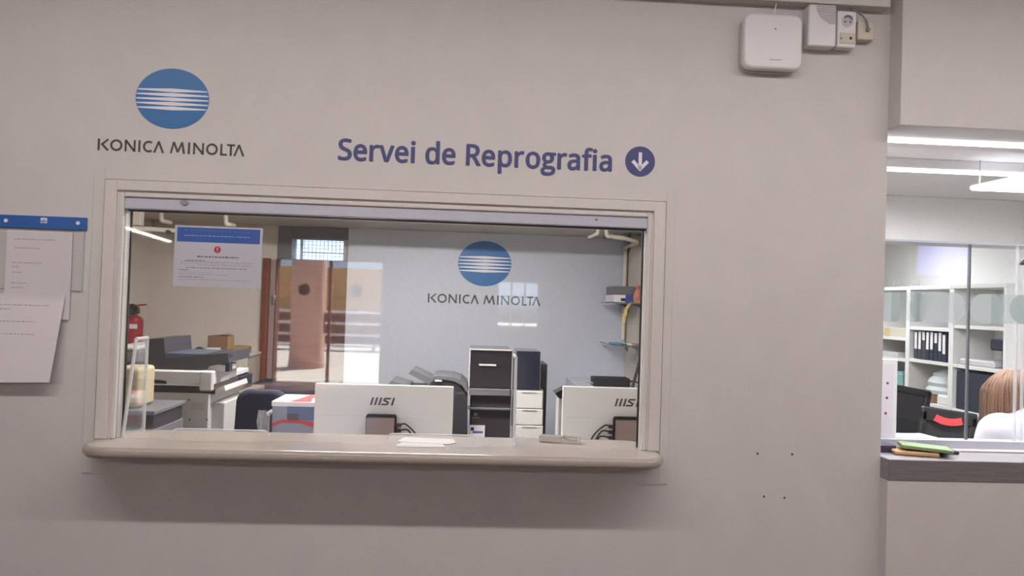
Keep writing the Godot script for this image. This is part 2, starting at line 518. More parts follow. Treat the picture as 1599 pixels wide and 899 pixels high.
# ---------------------------------------------------------------- hall
func build_hall() -> void:
	var L := -6.0; var R := 8.0; var B := 11.5; var H := 3.0
	struct("floor", box(mb(), Vector3(L - 0.2, -0.2, -5.3), Vector3(R + 0.2, 0, B + 0.2)), M.floor)
	struct("ceiling", box(mb(), Vector3(L - 0.2, H, -0.3), Vector3(R + 0.2, H + 0.2, B + 0.2)), M.ceiling)
	struct("wall_left", box(mb(), Vector3(L - 0.2, 0, -0.3), Vector3(L, H, B + 0.2)), M.wall)
	struct("wall_right", box(mb(), Vector3(R, 0, -0.3), Vector3(R + 0.2, H, B + 0.2)), M.wall)
	# far wall with the doorway and a window, seen only as a reflection
	var dx0 := -2.23; var dx1 := -0.34; var dt := 2.27
	var wx0 := 1.80; var wx1 := 2.56; var wy0 := 1.14; var wy1 := 1.97
	var st := mb()
	box(st, Vector3(L, 0, B), Vector3(dx0, H, B + 0.2))
	box(st, Vector3(dx0, dt, B), Vector3(dx1, H, B + 0.2))
	box(st, Vector3(dx1, 0, B), Vector3(wx0, H, B + 0.2))
	box(st, Vector3(wx0, 0, B), Vector3(wx1, wy0, B + 0.2))
	box(st, Vector3(wx0, wy1, B), Vector3(wx1, H, B + 0.2))
	box(st, Vector3(wx1, 0, B), Vector3(R, H, B + 0.2))
	struct("wall_back", st, M.wall)
	var door := struct_node("door_1", "double glass entrance doors with a dark sticker on each leaf")
	for k in 2:
		var a := dx0 + k * (dx1 - dx0) / 2; var b := a + (dx1 - dx0) / 2
		var leaf := obj("leaf", box(mb(), Vector3(a + 0.01, 0.01, B + 0.08), Vector3(b - 0.01, dt, B + 0.088)), M.glass, door)
		obj("sticker", disc(mb(), Vector3((a + b) / 2, 1.70, B + 0.078), 0.11, 0.11, 0.001, 24), M.letter_grey, leaf)
		obj("handle", tube(mb(), [Vector3(b - 0.08 if k == 0 else a + 0.08, 0.9, B + 0.04), Vector3(b - 0.08 if k == 0 else a + 0.08, 1.3, B + 0.04)], 0.014), M.steel, leaf)
	obj("centre_stile", box(mb(), Vector3(-1.31, 0, B + 0.05), Vector3(-1.26, dt, B + 0.11)), M.brown_wood, door)
	obj("side_stile", box(mb(), Vector3(dx0, 0, B + 0.04), Vector3(dx0 + 0.02, dt, B + 0.12)), M.brown_wood, door)
	obj("head_rail", box(mb(), Vector3(dx0, dt - 0.03, B + 0.04), Vector3(dx1, dt, B + 0.12)), M.brown_wood, door)
	for k in 2:
		obj("side_panel", box(mb(), Vector3(dx0 - 0.33 + 0.19 * k, 0, B - 0.04), Vector3(dx0 - 0.20 + 0.19 * k, dt, B), 0.004), M.brown_wood, door)
	var win := struct_node("window_2", "small grid window in the far hall wall")
	obj("pane", box(mb(), Vector3(wx0, wy0, B + 0.1), Vector3(wx1, wy1, B + 0.106)), M.glass, win)
	for k in 4:
		var x := wx0 + (wx1 - wx0) * k / 3.0
		obj("glazing_bar", box(mb(), Vector3(x - 0.015, wy0, B + 0.08), Vector3(x + 0.015, wy1, B + 0.12)), M.frame, win)
		var y := wy0 + (wy1 - wy0) * k / 3.0
		obj("glazing_bar", box(mb(), Vector3(wx0, y - 0.015, B + 0.085), Vector3(wx1, y + 0.015, B + 0.125)), M.frame, win)
	lamp_line("pendant_linear_lamp", "slim linear lamp hung over the far end of the hall", Vector3(-3.44, 2.45, 7.7), Vector3(-3.9, 2.45, 10.8), 0.05, 5.0, 9.0, Color(1, 0.93, 0.86))
	var pend := get_node("pendant_linear_lamp")
	for z in [8.2, 10.3]:
		obj("hanger_wire", tube(mb(), [Vector3(-3.44 - 0.148 * (z - 7.7), 2.5, z), Vector3(-3.44 - 0.148 * (z - 7.7), 3.0, z)], 0.003, 6), M.steel, pend)
	# hanging display that the office glass mirrors
	var scr := thing("hanging_display", "blue lit display hung from the hall ceiling", "display", Vector3(7.00, 2.1, 6.0))
	obj("casing", box(mb(), Vector3(6.65, 2.05, 6.0), Vector3(7.35, 2.46, 6.05), 0.01), M.black, scr)
	obj("screen", box(mb(), Vector3(6.68, 2.08, 5.996), Vector3(7.32, 2.43, 6.0)), glow(Color(0.55, 0.57, 0.92), 0.9), scr)
	obj("ceiling_pole", tube(mb(), [Vector3(7.00, 2.44, 6.03), Vector3(7.00, 3.0, 6.03)], 0.02), M.black, scr)
	var sl := AreaLight3D.new(); sl.name = "screen_glow"; sl.area_size = Vector2(0.64, 0.35); sl.light_energy = 0.25; sl.light_color = Color(0.35, 0.38, 0.95); sl.shadow_enabled = true; sl.area_range = 30
	scr.add_child(sl); sl.position = Vector3(0, 0.155, -0.02)
	# forecourt beyond the doors
	struct("ground", box(mb(), Vector3(-30, -0.3, 11.7), Vector3(30, -0.02, 60)), M.paving)
	var col := obj("round_column", lathe(mb(), Transform3D(Basis(), Vector3(-2.33, -0.02, 14.8)), [[0.40, 0], [0.40, 0.12], [0.38, 0.14], [0.38, 3.4]], 32), M.terracotta)
	tag(col, "terracotta round column in front of the entrance doors", "column")
	var fence := thing("terrace_fence", "brown board fence with four white rails across the forecourt", "fence", Vector3(-1, 0, 21))
	for k in 4:
		var y := 0.10 + 0.345 * k
		obj("rail", box(mb(), Vector3(-9, y - 0.03, 20.9), Vector3(1.6, y + 0.03, 21.0)), M.white, fence)
		if k < 3: obj("board", box(mb(), Vector3(-9, y + 0.06, 21.0), Vector3(1.6, y + 0.29, 21.05)), M.brick, fence)
	for k in 5:
		obj("post", box(mb(), Vector3(-9 + 2.45 * k, -0.02, 21.05), Vector3(-8.9 + 2.45 * k, 1.2, 21.15)), M.brick, fence)
	var far := obj("far_building", box(mb(), Vector3(-20, -0.02, 28), Vector3(1.6, 2.75, 34)), M.ochre)
	tag(far, "low ochre building beyond the forecourt fence", "building")

# ---------------------------------------------------------------- the wall with the hatch
const Y0 := 1.06      # counter height, foot of the hatch frame
func build_hatch_wall() -> void:
	var X := 2.751
	var st := mb()
	box(st, Vector3(-6.0, 0, -0.1), Vector3(0.03, 3.0, 0))
	box(st, Vector3(1.91, 0, -0.1), Vector3(X, 3.0, 0))
	box(st, Vector3(0.03, Y0 + 0.852, -0.1), Vector3(1.91, 3.0, 0))
	box(st, Vector3(0.03, 0, -0.1), Vector3(1.91, Y0 - 0.045, 0))
	struct("wall_front", st, M.wall)
	# raised surround board, 8 mm proud, four strips butted
	var o0 := at(148, 270, 0).x; var o1 := at(1054, 318, 0).x
	var ot: float = Y0 + 0.882 + 0.042; var ob := at(1044, 756, 0).y
	st = mb()
	box(st, Vector3(o0, ob, 0), Vector3(-0.004, ot, 0.003), 0.001)
	box(st, Vector3(1.944, ob, 0), Vector3(o1, ot, 0.003), 0.001)
	box(st, Vector3(-0.004, Y0 + 0.886, 0), Vector3(1.944, ot, 0.003))
	box(st, Vector3(-0.004, ob, 0), Vector3(1.944, Y0 - 0.03, 0.003))
	struct("trim_1", st, M.wall, "raised board surrounding the service hatch")
	# frame
	var win := struct_node("window_1", "service hatch window with white stepped frame")
	for s in [[0.0, 0.04, 0.0, 0.882], [1.9, 1.94, 0.0, 0.882]]:
		obj("casing", box(mb(), Vector3(s[0], Y0, -0.02), Vector3(s[1], Y0 + s[3], 0.011), 0.0015), M.frame, win)
	obj("casing", box(mb(), Vector3(0.04, Y0 + 0.848, -0.02), Vector3(1.9, Y0 + 0.882, 0.011), 0.0015), M.frame, win)
	obj("bead", box(mb(), Vector3(0.047, Y0, -0.02), Vector3(0.062, Y0 + 0.841, 0.005), 0.003), M.frame, win)
	obj("bead", box(mb(), Vector3(1.878, Y0, -0.02), Vector3(1.893, Y0 + 0.841, 0.005), 0.003), M.frame, win)
	obj("bead", box(mb(), Vector3(0.062, Y0 + 0.826, -0.02), Vector3(1.878, Y0 + 0.841, 0.005), 0.003), M.frame, win)
	for g in [[0.04, 0.0, 0.047, 0.841], [1.893, 0.0, 1.9, 0.841], [0.04, 0.841, 1.9, 0.848]]:
		obj("groove_back", box(mb(), Vector3(g[0], Y0 + g[1], -0.02), Vector3(g[2], Y0 + g[3], 0.0025)), M.frame, win)
	obj("jamb", box(mb(), Vector3(0.035, Y0, -0.062), Vector3(0.062, Y0 + 0.85, -0.02)), M.copier_white, win)
	obj("jamb", box(mb(), Vector3(1.878, Y0, -0.062), Vector3(1.905, Y0 + 0.85, -0.02)), M.copier_white, win)
	obj("top_rail", box(mb(), Vector3(0.062, Y0 + 0.787, -0.05), Vector3(1.878, Y0 + 0.826, -0.002), 0.002), M.alu, win)
	obj("gasket", box(mb(), Vector3(0.062, Y0, -0.062), Vector3(0.067, Y0 + 0.786, -0.055)), M.rubber, win)
	obj("gasket", box(mb(), Vector3(1.873, Y0, -0.062), Vector3(1.878, Y0 + 0.786, -0.055)), M.rubber, win)
	obj("gasket", box(mb(), Vector3(0.062, Y0 + 0.782, -0.05), Vector3(1.878, Y0 + 0.787, -0.03)), M.rubber, win)
	# lock and screw on the rail
	var lk := at(291, 317, -0.02)
	obj("rail_lock", disc(mb(), Vector3(lk.x, lk.y, 0.002), 0.014, 0.010, 0.006, 20), M.steel, win)
	var lk2 := at(930, 343.5, -0.02)
	obj("rail_screw", disc(mb(), Vector3(lk2.x, lk2.y, 0.0), 0.004, 0.004, 0.004, 12), M.copier_mid, win)
	# the pane with two pass-through slots at its foot
	var zg := -0.008
	var slots := [[at(268, 670, zg).x, at(420, 673, zg).x], [at(605, 676, zg).x, at(757, 678, zg).x]]
	var sh := 0.036
	var p := PackedVector2Array([Vector2(0.062, Y0 + 0.786), Vector2(0.062, Y0 + 0.001)])
	for s in slots:
		p.append(Vector2(s[0], Y0 + 0.001))
		for k in 6: p.append(Vector2(s[0] + 0.02 * (1 - cos(PI / 2 * k / 5.0)), Y0 + sh - 0.02 * (1 - sin(PI / 2 * k / 5.0))))
		for k in 6: p.append(Vector2(s[1] - 0.02 * (1 - sin(PI / 2 * k / 5.0)), Y0 + sh - 0.02 * (1 - cos(PI / 2 * k / 5.0))))
		p.append(Vector2(s[1], Y0 + 0.001))
	p.append(Vector2(1.878, Y0 + 0.001)); p.append(Vector2(1.878, Y0 + 0.786))
	var pane := obj("pane", prism(mb(), Transform3D(Basis(), Vector3(0, 0, zg)), p, 0.008), M.glass, win)
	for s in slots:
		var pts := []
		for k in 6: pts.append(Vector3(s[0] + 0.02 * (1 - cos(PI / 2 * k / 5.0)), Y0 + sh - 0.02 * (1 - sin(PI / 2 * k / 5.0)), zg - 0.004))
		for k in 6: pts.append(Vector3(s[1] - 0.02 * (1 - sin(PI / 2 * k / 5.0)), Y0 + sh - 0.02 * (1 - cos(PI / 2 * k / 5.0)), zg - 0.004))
		obj("slot_edge_highlight", tube(mb(), pts, 0.0035, 6), M.edge, pane).set_meta("label", "pale strip standing in for the highlight on the slot edge")  # translucent white strip added as the highlight along the polished glass edge
	# counter board through the wall
	var cx0 := at(131, 690, 0.06).x; var cx1 := at(1036, 712, 0.06).x
	var z1 := 0.155; var z0 := -0.215
	var ctr := obj("counter", slab(mb(), Transform3D(Basis(Vector3.RIGHT, -PI / 2), Vector3((cx0 + cx1) / 2, Y0 - 0.021, (z0 + z1) / 2)), cx1 - cx0, z1 - z0, 0.11, 0.042, 0.0205, 14), M.counter)
	tag(ctr, "cream glossy counter board with rounded nose and corners under the hatch", "counter")
	# sign in the wall: blue disc and grey capitals
	var c1 := at(269.5, 154, 0); var wl := at(152.5, 230, 0)
	var sg := thing("logo_sign", "blue globe logo over grey capitals on the hall wall", "sign", Vector3(c1.x, wl.y, 0))
	globe(sg, c1 + Vector3(0, 0, 0.0015), 0.124, 0.104)
	wordmark(sg, Vector3(wl.x, at(268, 233, 0).y - 0.014, 0.0012), at(382, 235, 0).x - wl.x, M.letter_grey)
	# heading
	var b0 := at(526, 249, 0)
	var hd := thing("heading_lettering", "dark blue vinyl lettering naming the service above the hatch", "lettering", b0)
	letters(hd, "Servei de Reprografia", Vector3(b0.x, at(740, 258.0, 0).y, 0.0006), 0.072, at(958, 262, 0).x - b0.x, M.letter_blue, 0.0023, 400)
	var ac := at(999.5, 252, 0)
	var ar := thing("arrow_sign", "round dark blue sign with a white down arrow beside the lettering", "sign", ac)
	obj("disc", disc(mb(), ac + Vector3(0, 0, 0.0015), 0.0535, 0.0535, 0.0015), M.letter_blue, ar)
	st = mb()
	var ta := Transform3D(Basis(), ac + Vector3(0, 0, 0.0024))
	stroke(st, ta, Vector2(0, 0.032), Vector2(0, -0.028), 0.0125, 0.001)
	stroke(st, ta, Vector2(-0.027, 0.001), Vector2(0.003, -0.031), 0.0125, 0.001)
	stroke(st, ta, Vector2(0.027, 0.001), Vector2(-0.003, -0.031), 0.0125, 0.001)
	obj("arrow", st, M.logo_white, ar)
	# cable trunking along the top of the wall
	var tb := at(1300, 15, 0).y
	var tr := obj("cable_trunking", box(mb(), Vector3(at(900, -10, 0).x, tb, 0), Vector3(at(1391, 12, 0.05).x, tb + 0.09, 0.05), 0.002), M.frame)
	tag(tr, "white cable trunking along the top of the hall wall", "trunking")
	# access point
	var r := rect(1162, 21, 1254, 108, 0.05)
	var ap := thing("wireless_access_point", "square white wireless access point with rounded corners under the trunking", "access point", Vector3(r.get_center().x, r.position.y, 0))
	obj("body", slab(mb(), Transform3D(Basis(), Vector3(r.get_center().x, r.get_center().y, 0.033)), r.size.x, r.size.y, 0.03, 0.036, 0.012), M.white, ap)
	obj("back_plate", slab(mb(), Transform3D(Basis(), Vector3(r.get_center().x - 0.004, r.get_center().y - 0.006, 0.008)), r.size.x - 0.004, r.size.y - 0.004, 0.03, 0.016, 0.004), M.copier_white, ap)
	obj("status_light", disc(mb(), at(1211, 45, 0.052) + Vector3(0, 0, 0.0003), 0.003, 0.003, 0.001, 12), M.copier_mid, ap)
	var im := print_lines(64, 12, [[2, 62, 3, 7, Color(0.4, 0.38, 0.4)]], Color(0.9, 0.89, 0.9), 4)
	var pm := mat(Color.WHITE, 0.4); pm.albedo_texture = im
	sheet("maker_print", Transform3D(Basis(), at(1211, 93, 0.0513)), 0.046, 0.007, pm, ap)
	var hk := at(1210, 10, 0.02)
	obj("cable", tube(mb(), curve([Vector3(hk.x + 0.004, tb + 0.01, 0.03), Vector3(hk.x + 0.002, tb - 0.015, 0.02), Vector3(hk.x - 0.004, r.end.y - 0.01, 0.015)]), 0.003), M.white, ap)
	# siren box with louvres
	r = rect(1263, 7, 1306, 72, 0.05)
	var sb := thing("wall_sounder", "white wall sounder box with curved louvre slits", "sounder", Vector3(r.get_center().x, r.position.y, 0))
	obj("body", box(mb(), Vector3(r.position.x, r.position.y, 0), Vector3(r.end.x, r.end.y, 0.05), 0.004), M.white, sb)
	for k in 9:
		var y := r.end.y - 0.008 - 0.0072 * k
		var x := r.position.x + r.size.x * (0.27 + 0.42 * pow(k / 8.0, 2.2))
		obj("louvre", tbox(mb(), Transform3D(Basis(Vector3.RIGHT, 0.5), Vector3((x + r.end.x - 0.004) / 2, y, 0.0505)), Vector3(r.end.x - 0.004 - x, 0.0035, 0.004)), M.copier_white, sb)
	# socket box
	r = rect(1308, 17, 1337, 74, 0.045)
	var sk := thing("socket_box", "white surface box with a round power socket over a network outlet", "socket", Vector3(r.get_center().x, r.position.y, 0))
	obj("body", box(mb(), Vector3(r.position.x, r.position.y, 0), Vector3(r.end.x, r.end.y, 0.045), 0.003), M.white, sk)
	var sc := Vector3(r.get_center().x + 0.002, r.end.y - r.size.y * 0.27, 0.045)
	st = mb()
	arc(st, Transform3D(Basis(), sc + Vector3(0, 0, 0.003)), Vector2.ZERO, 0.023, 0.023, 0, 360, 0.003, 0.003, 28)
	obj("socket_ring", st, M.white, sk)
	obj("socket_well", disc(mb(), sc + Vector3(0, 0, 0.0006), 0.0195, 0.0195, 0.001, 24), M.copier_white, sk)
	for s in [-1, 1]: obj("socket_hole", disc(mb(), sc + Vector3(0.0095 * s, -0.004, 0.0012), 0.0028, 0.0028, 0.001, 12), M.black, sk)
	st = mb()
	arc(st, Transform3D(Basis(), sc + Vector3(0, 0, 0.0014)), Vector2.ZERO, 0.019, 0.019, 20, 140, 0.006, 0.001, 12)
	obj("earth_clip", st, M.copier_mid, sk)
	obj("network_outlet", box(mb(), Vector3(r.position.x + 0.008, r.position.y + 0.014, 0.045), Vector3(r.end.x - 0.004, r.position.y + 0.052, 0.048), 0.001), M.old_white, sk)
	obj("outlet_port", box(mb(), Vector3(r.position.x + 0.043, r.position.y + 0.028, 0.0475), Vector3(r.position.x + 0.052, r.position.y + 0.037, 0.0488)), M.black, sk)
	obj("outlet_port", box(mb(), Vector3(r.position.x + 0.010, r.position.y + 0.028, 0.0475), Vector3(r.position.x + 0.016, r.position.y + 0.033, 0.0488)), M.copier_mid, sk)
	# junction box with grey cable
	r = rect(1340, 32, 1365, 62, 0.035)
	var jb := thing("junction_box", "cream junction box with a grey cable beside the socket box", "box", Vector3(r.get_center().x, r.position.y, 0))
	obj("body", box(mb(), Vector3(r.position.x, r.position.y, 0), Vector3(r.end.x, r.end.y, 0.035), 0.003), M.old_white, jb)
	var ja := at(1338, 18, 0.03); var jc := at(1352, 30, 0.042); var jd := at(1356, 46, 0.04)
	obj("cable", tube(mb(), curve([Vector3(at(1330, 12, 0.03).x, tb - 0.002, 0.02), ja, jc, jd]), 0.0035), M.cable_grey, jb)
	obj("cable_gland", disc(mb(), Vector3(jd.x, jd.y, 0.042), 0.008, 0.007, 0.008, 16), M.cable_grey, jb)
	# plugged screw holes
	for q in [[1183, 708], [1237, 709], [1193, 775], [1225, 777]]:
		var w := at(q[0], q[1], 0)
		tag(obj("screw_hole", disc(mb(), w + Vector3(0, 0, 0.0006), 0.0042, 0.0042, 0.001, 12), M.letter_grey), "small dark screw hole in the bare wall between hatch and office", "screw hole", "screw holes in the wall")
	# notice holder on the left
	var hy0 := at(68, 357.5, 0).y; var hy1 := at(68, 337.5, 0).y
	var hx0 := at(-2, 345, 0).x; var hx1 := at(137, 348, 0).x
	var nh := thing("notice_holder", "clear acrylic notice holder with a blue header bar", "holder", Vector3((hx0 + hx1) / 2, at(66, 452, 0).y, 0))
	obj("back_plate", box(mb(), Vector3(hx0, at(66, 452, 0).y, 0.002), Vector3(hx1 - 0.008, hy0, 0.005), 0.001), M.acrylic, nh)
	st = mb()
	var py := at(66, 452, 0).y
	box(st, Vector3(hx0, py - 0.002, 0), Vector3(hx1 - 0.008, py + 0.001, 0.0045)); box(st, Vector3(hx1 - 0.009, py, 0), Vector3(hx1 - 0.0065, hy0, 0.0045))
	obj("plate_edge", st, M.frost, nh)
	obj("header_bar", box(mb(), Vector3(hx0, hy0, 0), Vector3(hx1, hy1, 0.009), 0.002), M.bar_blue, nh)
	for x in [9.5, 122]:
		var w := at(x, 344.5 if x < 50 else 348.5, 0.009)
		obj("screw_cap", slab(mb(), Transform3D(Basis(), w + Vector3(0, 0, 0.001)), 0.0135, 0.0135, 0.0067, 0.004, 0.0015), M.white, nh)
	var lg := at(68.5, 344.5, 0.0095)
	obj("header_emblem", box(mb(), lg + Vector3(-0.0105, -0.008, -0.001), lg + Vector3(0.0105, 0.010, 0.0004)), M.logo_white, nh)
	st = mb()
	stroke(st, Transform3D(Basis(), lg + Vector3(0, 0, 0.0012)), Vector2(-0.009, -0.004), Vector2(0.003, 0.004), 0.003, 0.0006)
	stroke(st, Transform3D(Basis(), lg + Vector3(0, 0, 0.0012)), Vector2(-0.004, -0.005), Vector2(0.009, -0.001), 0.003, 0.0006)
	obj("emblem_mark", st, M.bar_blue, nh)
	# two sheets in it
	var rows := []
	for q in [[0.12, 0.76, 0.09], [0.12, 0.52, 0.19], [0.10, 0.55, 0.36], [0.10, 0.22, 0.41], [0.10, 0.26, 0.47], [0.10, 0.34, 0.59], [0.10, 0.30, 0.645], [0.10, 0.44, 0.77], [0.10, 0.62, 0.83]]:
		rows.append([int(q[0] * 210), int(q[1] * 210), int(q[2] * 297), 4, Color(0.52, 0.50, 0.53)])
	var pr := mat(Color.WHITE, 0.8); pr.albedo_texture = print_lines(210, 297, rows, Color(0.88, 0.86, 0.89), 11)
	var a0 := at(13, 359, 0.006); var a1 := at(112, 363, 0.006)
	var s1 := thing("notice_sheet", "white printed notice sheet directly under the blue header bar", "paper", Vector3(a0.x, a0.y - 0.297, 0.006))
	var tp := Transform3D(Basis(), Vector3((a0.x + a1.x) / 2, (a0.y + a1.y) / 2 - 0.1485, 0.0075))
	obj("sheet", tbox(mb(), tp.translated(Vector3(0, 0, -0.001)), Vector3(0.216, 0.297, 0.0012)), M.paper, s1)
	sheet("print", tp, 0.216, 0.297, pr, s1)
	rows = []
	for q in [[0.36, 0.86, 0.12], [0.36, 0.5, 0.17], [0.36, 0.76, 0.31], [0.36, 0.78, 0.45]]:
		rows.append([int(q[0] * 300), int(q[1] * 300), int(q[2] * 280), 4, Color(0.52, 0.50, 0.53)])
	var pr2 := mat(Color.WHITE, 0.8); pr2.albedo_texture = print_lines(300, 280, rows, Color(0.88, 0.86, 0.89), 12)
	var s2 := thing("notice_sheet", "lower white notice sheet hanging askew and lifting off the wall", "paper", at(40, 597, 0.03))
	var q0 := at(-60, 456, 0.010); var q1 := at(102, 461, 0.010); var q2 := at(77, 597, 0.038); var q3 := at(-80, 597, 0.038)
	var nrm := (q1 - q0).cross(q3 - q0).normalized()
	if nrm.z < 0: nrm = -nrm
	st = mb()
	for k in [[q0, 0, 0], [q1, 1, 0], [q2, 1, 1], [q0, 0, 0], [q2, 1, 1], [q3, 0, 1]]:
		st.set_normal(nrm); st.set_uv(Vector2(k[1], k[2])); st.add_vertex(k[0] + nrm * 0.0006)
	obj("print", st, pr2, s2)
	st = mb()
	quad(st, q0, q1, q2, q3, nrm); quad(st, q0 - nrm * 0.001, q1 - nrm * 0.001, q2 - nrm * 0.001, q3 - nrm * 0.001, -nrm)
	quad(st, q1, q2, q2 - nrm * 0.001, q1 - nrm * 0.001, Vector3.RIGHT); quad(st, q2, q3, q3 - nrm * 0.001, q2 - nrm * 0.001, Vector3.DOWN)
	obj("sheet", st, M.paper, s2)
	st = mb()
	prism(st, Transform3D(Basis(), Vector3(0, 0, 0.0125)), outline([[-2, 361], [112, 363], [108, 470], [97, 600], [-40, 600]], 0.0125), 0.0008)
	var sv := obj("plastic_sleeve", st, clear(Color(0.9, 0.92, 0.95), 0.01))
	tag(sv, "clear plastic sleeve around the hanging notice sheets", "sleeve")

# ---------------------------------------------------------------- shell of the room behind the hatch
const RB := -3.6      # its back wall
const RL := -1.29
const RR := 2.55
func build_hatch_room() -> void:
	var H := 2.6
	struct("ceiling_copy_room", box(mb(), Vector3(RL - 0.15, H, RB - 0.15), Vector3(2.751, 3.0, -0.1)), M.ceiling)
	struct("wall_copy_room_left", box(mb(), Vector3(RL - 0.15, 0, RB - 0.15), Vector3(RL, H, -0.1)), M.room_wall)
	struct("wall_copy_room_right", box(mb(), Vector3(RR, 0, -5.2), Vector3(2.751, H + 0.4, -0.1)), M.room_wall)
	# back wall with a small high window
	var r := rect(456, 373, 537, 407, RB)
	var st := mb()
	box(st, Vector3(RL, 0, RB - 0.15), Vector3(r.position.x, H, RB)); box(st, Vector3(r.end.x, 0, RB - 0.15), Vector3(RR, H, RB))
	box(st, Vector3(r.position.x, 0, RB - 0.15), Vector3(r.end.x, r.position.y, RB)); box(st, Vector3(r.position.x, r.end.y, RB - 0.15), Vector3(r.end.x, H, RB))
	struct("wall_copy_room_back", st, M.room_wall)
	var win := struct_node("window_3", "small bright high window with wire grid in the copy room")
	obj("pane", box(mb(), Vector3(r.position.x, r.position.y, RB - 0.1), Vector3(r.end.x, r.end.y, RB - 0.094)), frosted(Color(0.85, 0.92, 0.95), 0.35), win)
	for k in 13:
		var x := r.position.x + r.size.x * (k + 0.5) / 13.0
		obj("grid_wire", box(mb(), Vector3(x - 0.0015, r.position.y, RB - 0.092), Vector3(x + 0.0015, r.end.y, RB - 0.089)), M.copier_mid, win)
	for k in 6:
		var y := r.position.y + r.size.y * (k + 0.5) / 6.0
		obj("grid_wire", box(mb(), Vector3(r.position.x, y - 0.0015, RB - 0.09), Vector3(r.end.x, y + 0.0015, RB - 0.087)), M.copier_mid, win)
	obj("mullion", box(mb(), Vector3(r.position.x + 0.055, r.position.y, RB - 0.1), Vector3(r.position.x + 0.068, r.end.y, RB - 0.07)), M.alu, win)
	obj("transom_bar", box(mb(), Vector3(r.position.x + 0.06, r.position.y + r.size.y * 0.38, RB - 0.1), Vector3(r.end.x, r.position.y + r.size.y * 0.42, RB - 0.08)), M.alu, win)
	# brown door under that window
	var zd := RB + 0.02
	var dr := struct_node("door_2", "brown wooden door under the small window in the copy room")
	var dl := at(408, 500, zd).x; var dp := at(419, 500, zd).x; var dq := at(428, 500, zd).x; var dy := at(470, 405, zd).y
	obj("frame", box(mb(), Vector3(dl, 0, RB), Vector3(dp, dy, zd + 0.02), 0.003), M.brown_wood, dr)
	obj("lit_door_edge", box(mb(), Vector3(dp, 0, RB), Vector3(dq, dy - 0.01, zd), 0.003), mat(Color(0.62, 0.54, 0.54), 0.5), dr)  # paler than the frame: light on the door edge put into its colour
	obj("leaf", box(mb(), Vector3(dq, 0, RB), Vector3(at(545, 500, zd).x, dy, zd + 0.005), 0.003), M.dark_wood, dr)
	obj("handle", tube(mb(), curve([at(427, 458, zd + 0.05), at(429, 464, zd + 0.06), at(428, 472, zd + 0.04)]), 0.009), M.chrome, dr)
	obj("transom_frame", box(mb(), Vector3(at(434, 380, zd).x, dy, RB), Vector3(r.position.x, 2.13, zd), 0.003), M.copier_mid, dr)
	obj("transom_frame", box(mb(), Vector3(r.position.x, r.end.y, RB), Vector3(at(545, 380, zd).x, 2.13, zd), 0.003), M.copier_mid, dr)
	# beam under the ceiling
	struct("trim_2", box(mb(), Vector3(RL, 2.13, RB), Vector3(RR, H, -2.92), 0.004), M.room_wall, "beam across the top of the copy room")
	# white partition board with the logo
	var px0 := at(540, 480, RB + 0.05).x
	struct("wall_panel", box(mb(), Vector3(px0, 0, RB), Vector3(RR, 2.13, RB + 0.05), 0.002), M.panel, "white partition board carrying the logo")
	var zl := RB + 0.05
	var c := at(757, 411.5, zl)
	var wl := at(668, 470, zl)
	var wr := at(844, 474, zl)
	var sg := thing("logo_sign", "blue globe logo over grey capitals on the white partition behind the hatch", "sign", Vector3(c.x, wl.y, zl))
	globe(sg, c + Vector3(0, 0, 0.0015), 0.217, 0.184)
	wordmark(sg, Vector3(wl.x, at(756, 468, zl).y - 0.036, zl + 0.0012), wr.x - wl.x, M.letter_grey)
	var lt := lamp_line("ceiling_panel_lamp", "flat lamp hung just below the copy room ceiling", Vector3(0.2, 2.47, -1.5), Vector3(1.4, 2.47, -1.5), 0.3, 8.6, 3.0, Color(1, 0.98, 0.96))
	for x in [0.3, 1.3]: obj("hanger_wire", tube(mb(), [Vector3(x, 2.52, -1.5), Vector3(x, 2.6, -1.5)], 0.004, 6), M.steel, lt)
	# conduits
	var cd := thing("conduit", "cream conduit pipe bending below the beam and down the room corner", "pipe", Vector3(2.5, 1.3, RB))
	var zc := -2.9
	var k0 := at(947, 335, zc); var k1 := at(947, 362, zc); var k2 := at(955, 369, zc); var k3 := at(974, 372, zc)
	obj("pipe", tube(mb(), curve([k0 + Vector3(0, 0.15, 0), k1, k2, k3, Vector3(RR - 0.05, k3.y - 0.02, zc - 0.1), Vector3(RR - 0.03, k3.y - 0.02, RB + 0.1), Vector3(RR - 0.03, k3.y - 0.10, RB + 0.09), Vector3(RR - 0.03, 1.3, RB + 0.09)]), 0.016), M.conduit, cd)
	k0 = at(934, 335, zc); k1 = at(934, 358, zc); k2 = at(930, 366, zc)
	tag(obj("conduit", tube(mb(), curve([k0 + Vector3(0, 0.15, 0), k1, k2, k2 + Vector3(-0.03, -0.012, -0.1)]), 0.014), M.conduit), "short cream conduit pipe ending under the beam beside the longer pipe", "pipe")
	for q in [[252, 330, 345], [353, 335, 350]]:
		var b := at(q[0], q[1], zc)
		tag(obj("pipe_bracket", tube(mb(), curve([b + Vector3(0, 0.12, 0), at(q[0], q[2] - 4, zc), at(q[0] + 4, q[2], zc) + Vector3(0, 0, -0.02), at(q[0] + 6, q[2], zc) + Vector3(0, 0, -0.1)]), 0.016), M.conduit), "cream pipe stub hooking round the front of the beam", "pipe", "pipe stubs on the beam")
	var vb := at(216, 322, -2.6)
	var hz := thing("ceiling_bracket", "pale ceiling-hung bracket with a thin arm by the left wall", "bracket", vb)
	obj("drop", box(mb(), Vector3(vb.x - 0.03, at(216, 352, -2.6).y, -2.63), Vector3(vb.x + 0.03, 2.6, -2.57), 0.004), M.conduit, hz)
	obj("arm", tbox(mb(), Transform3D(Basis(Vector3.UP, 0.35), at(238, 358, -2.65)), Vector3(0.34, 0.03, 0.04), 0.003), M.room_wall, hz)
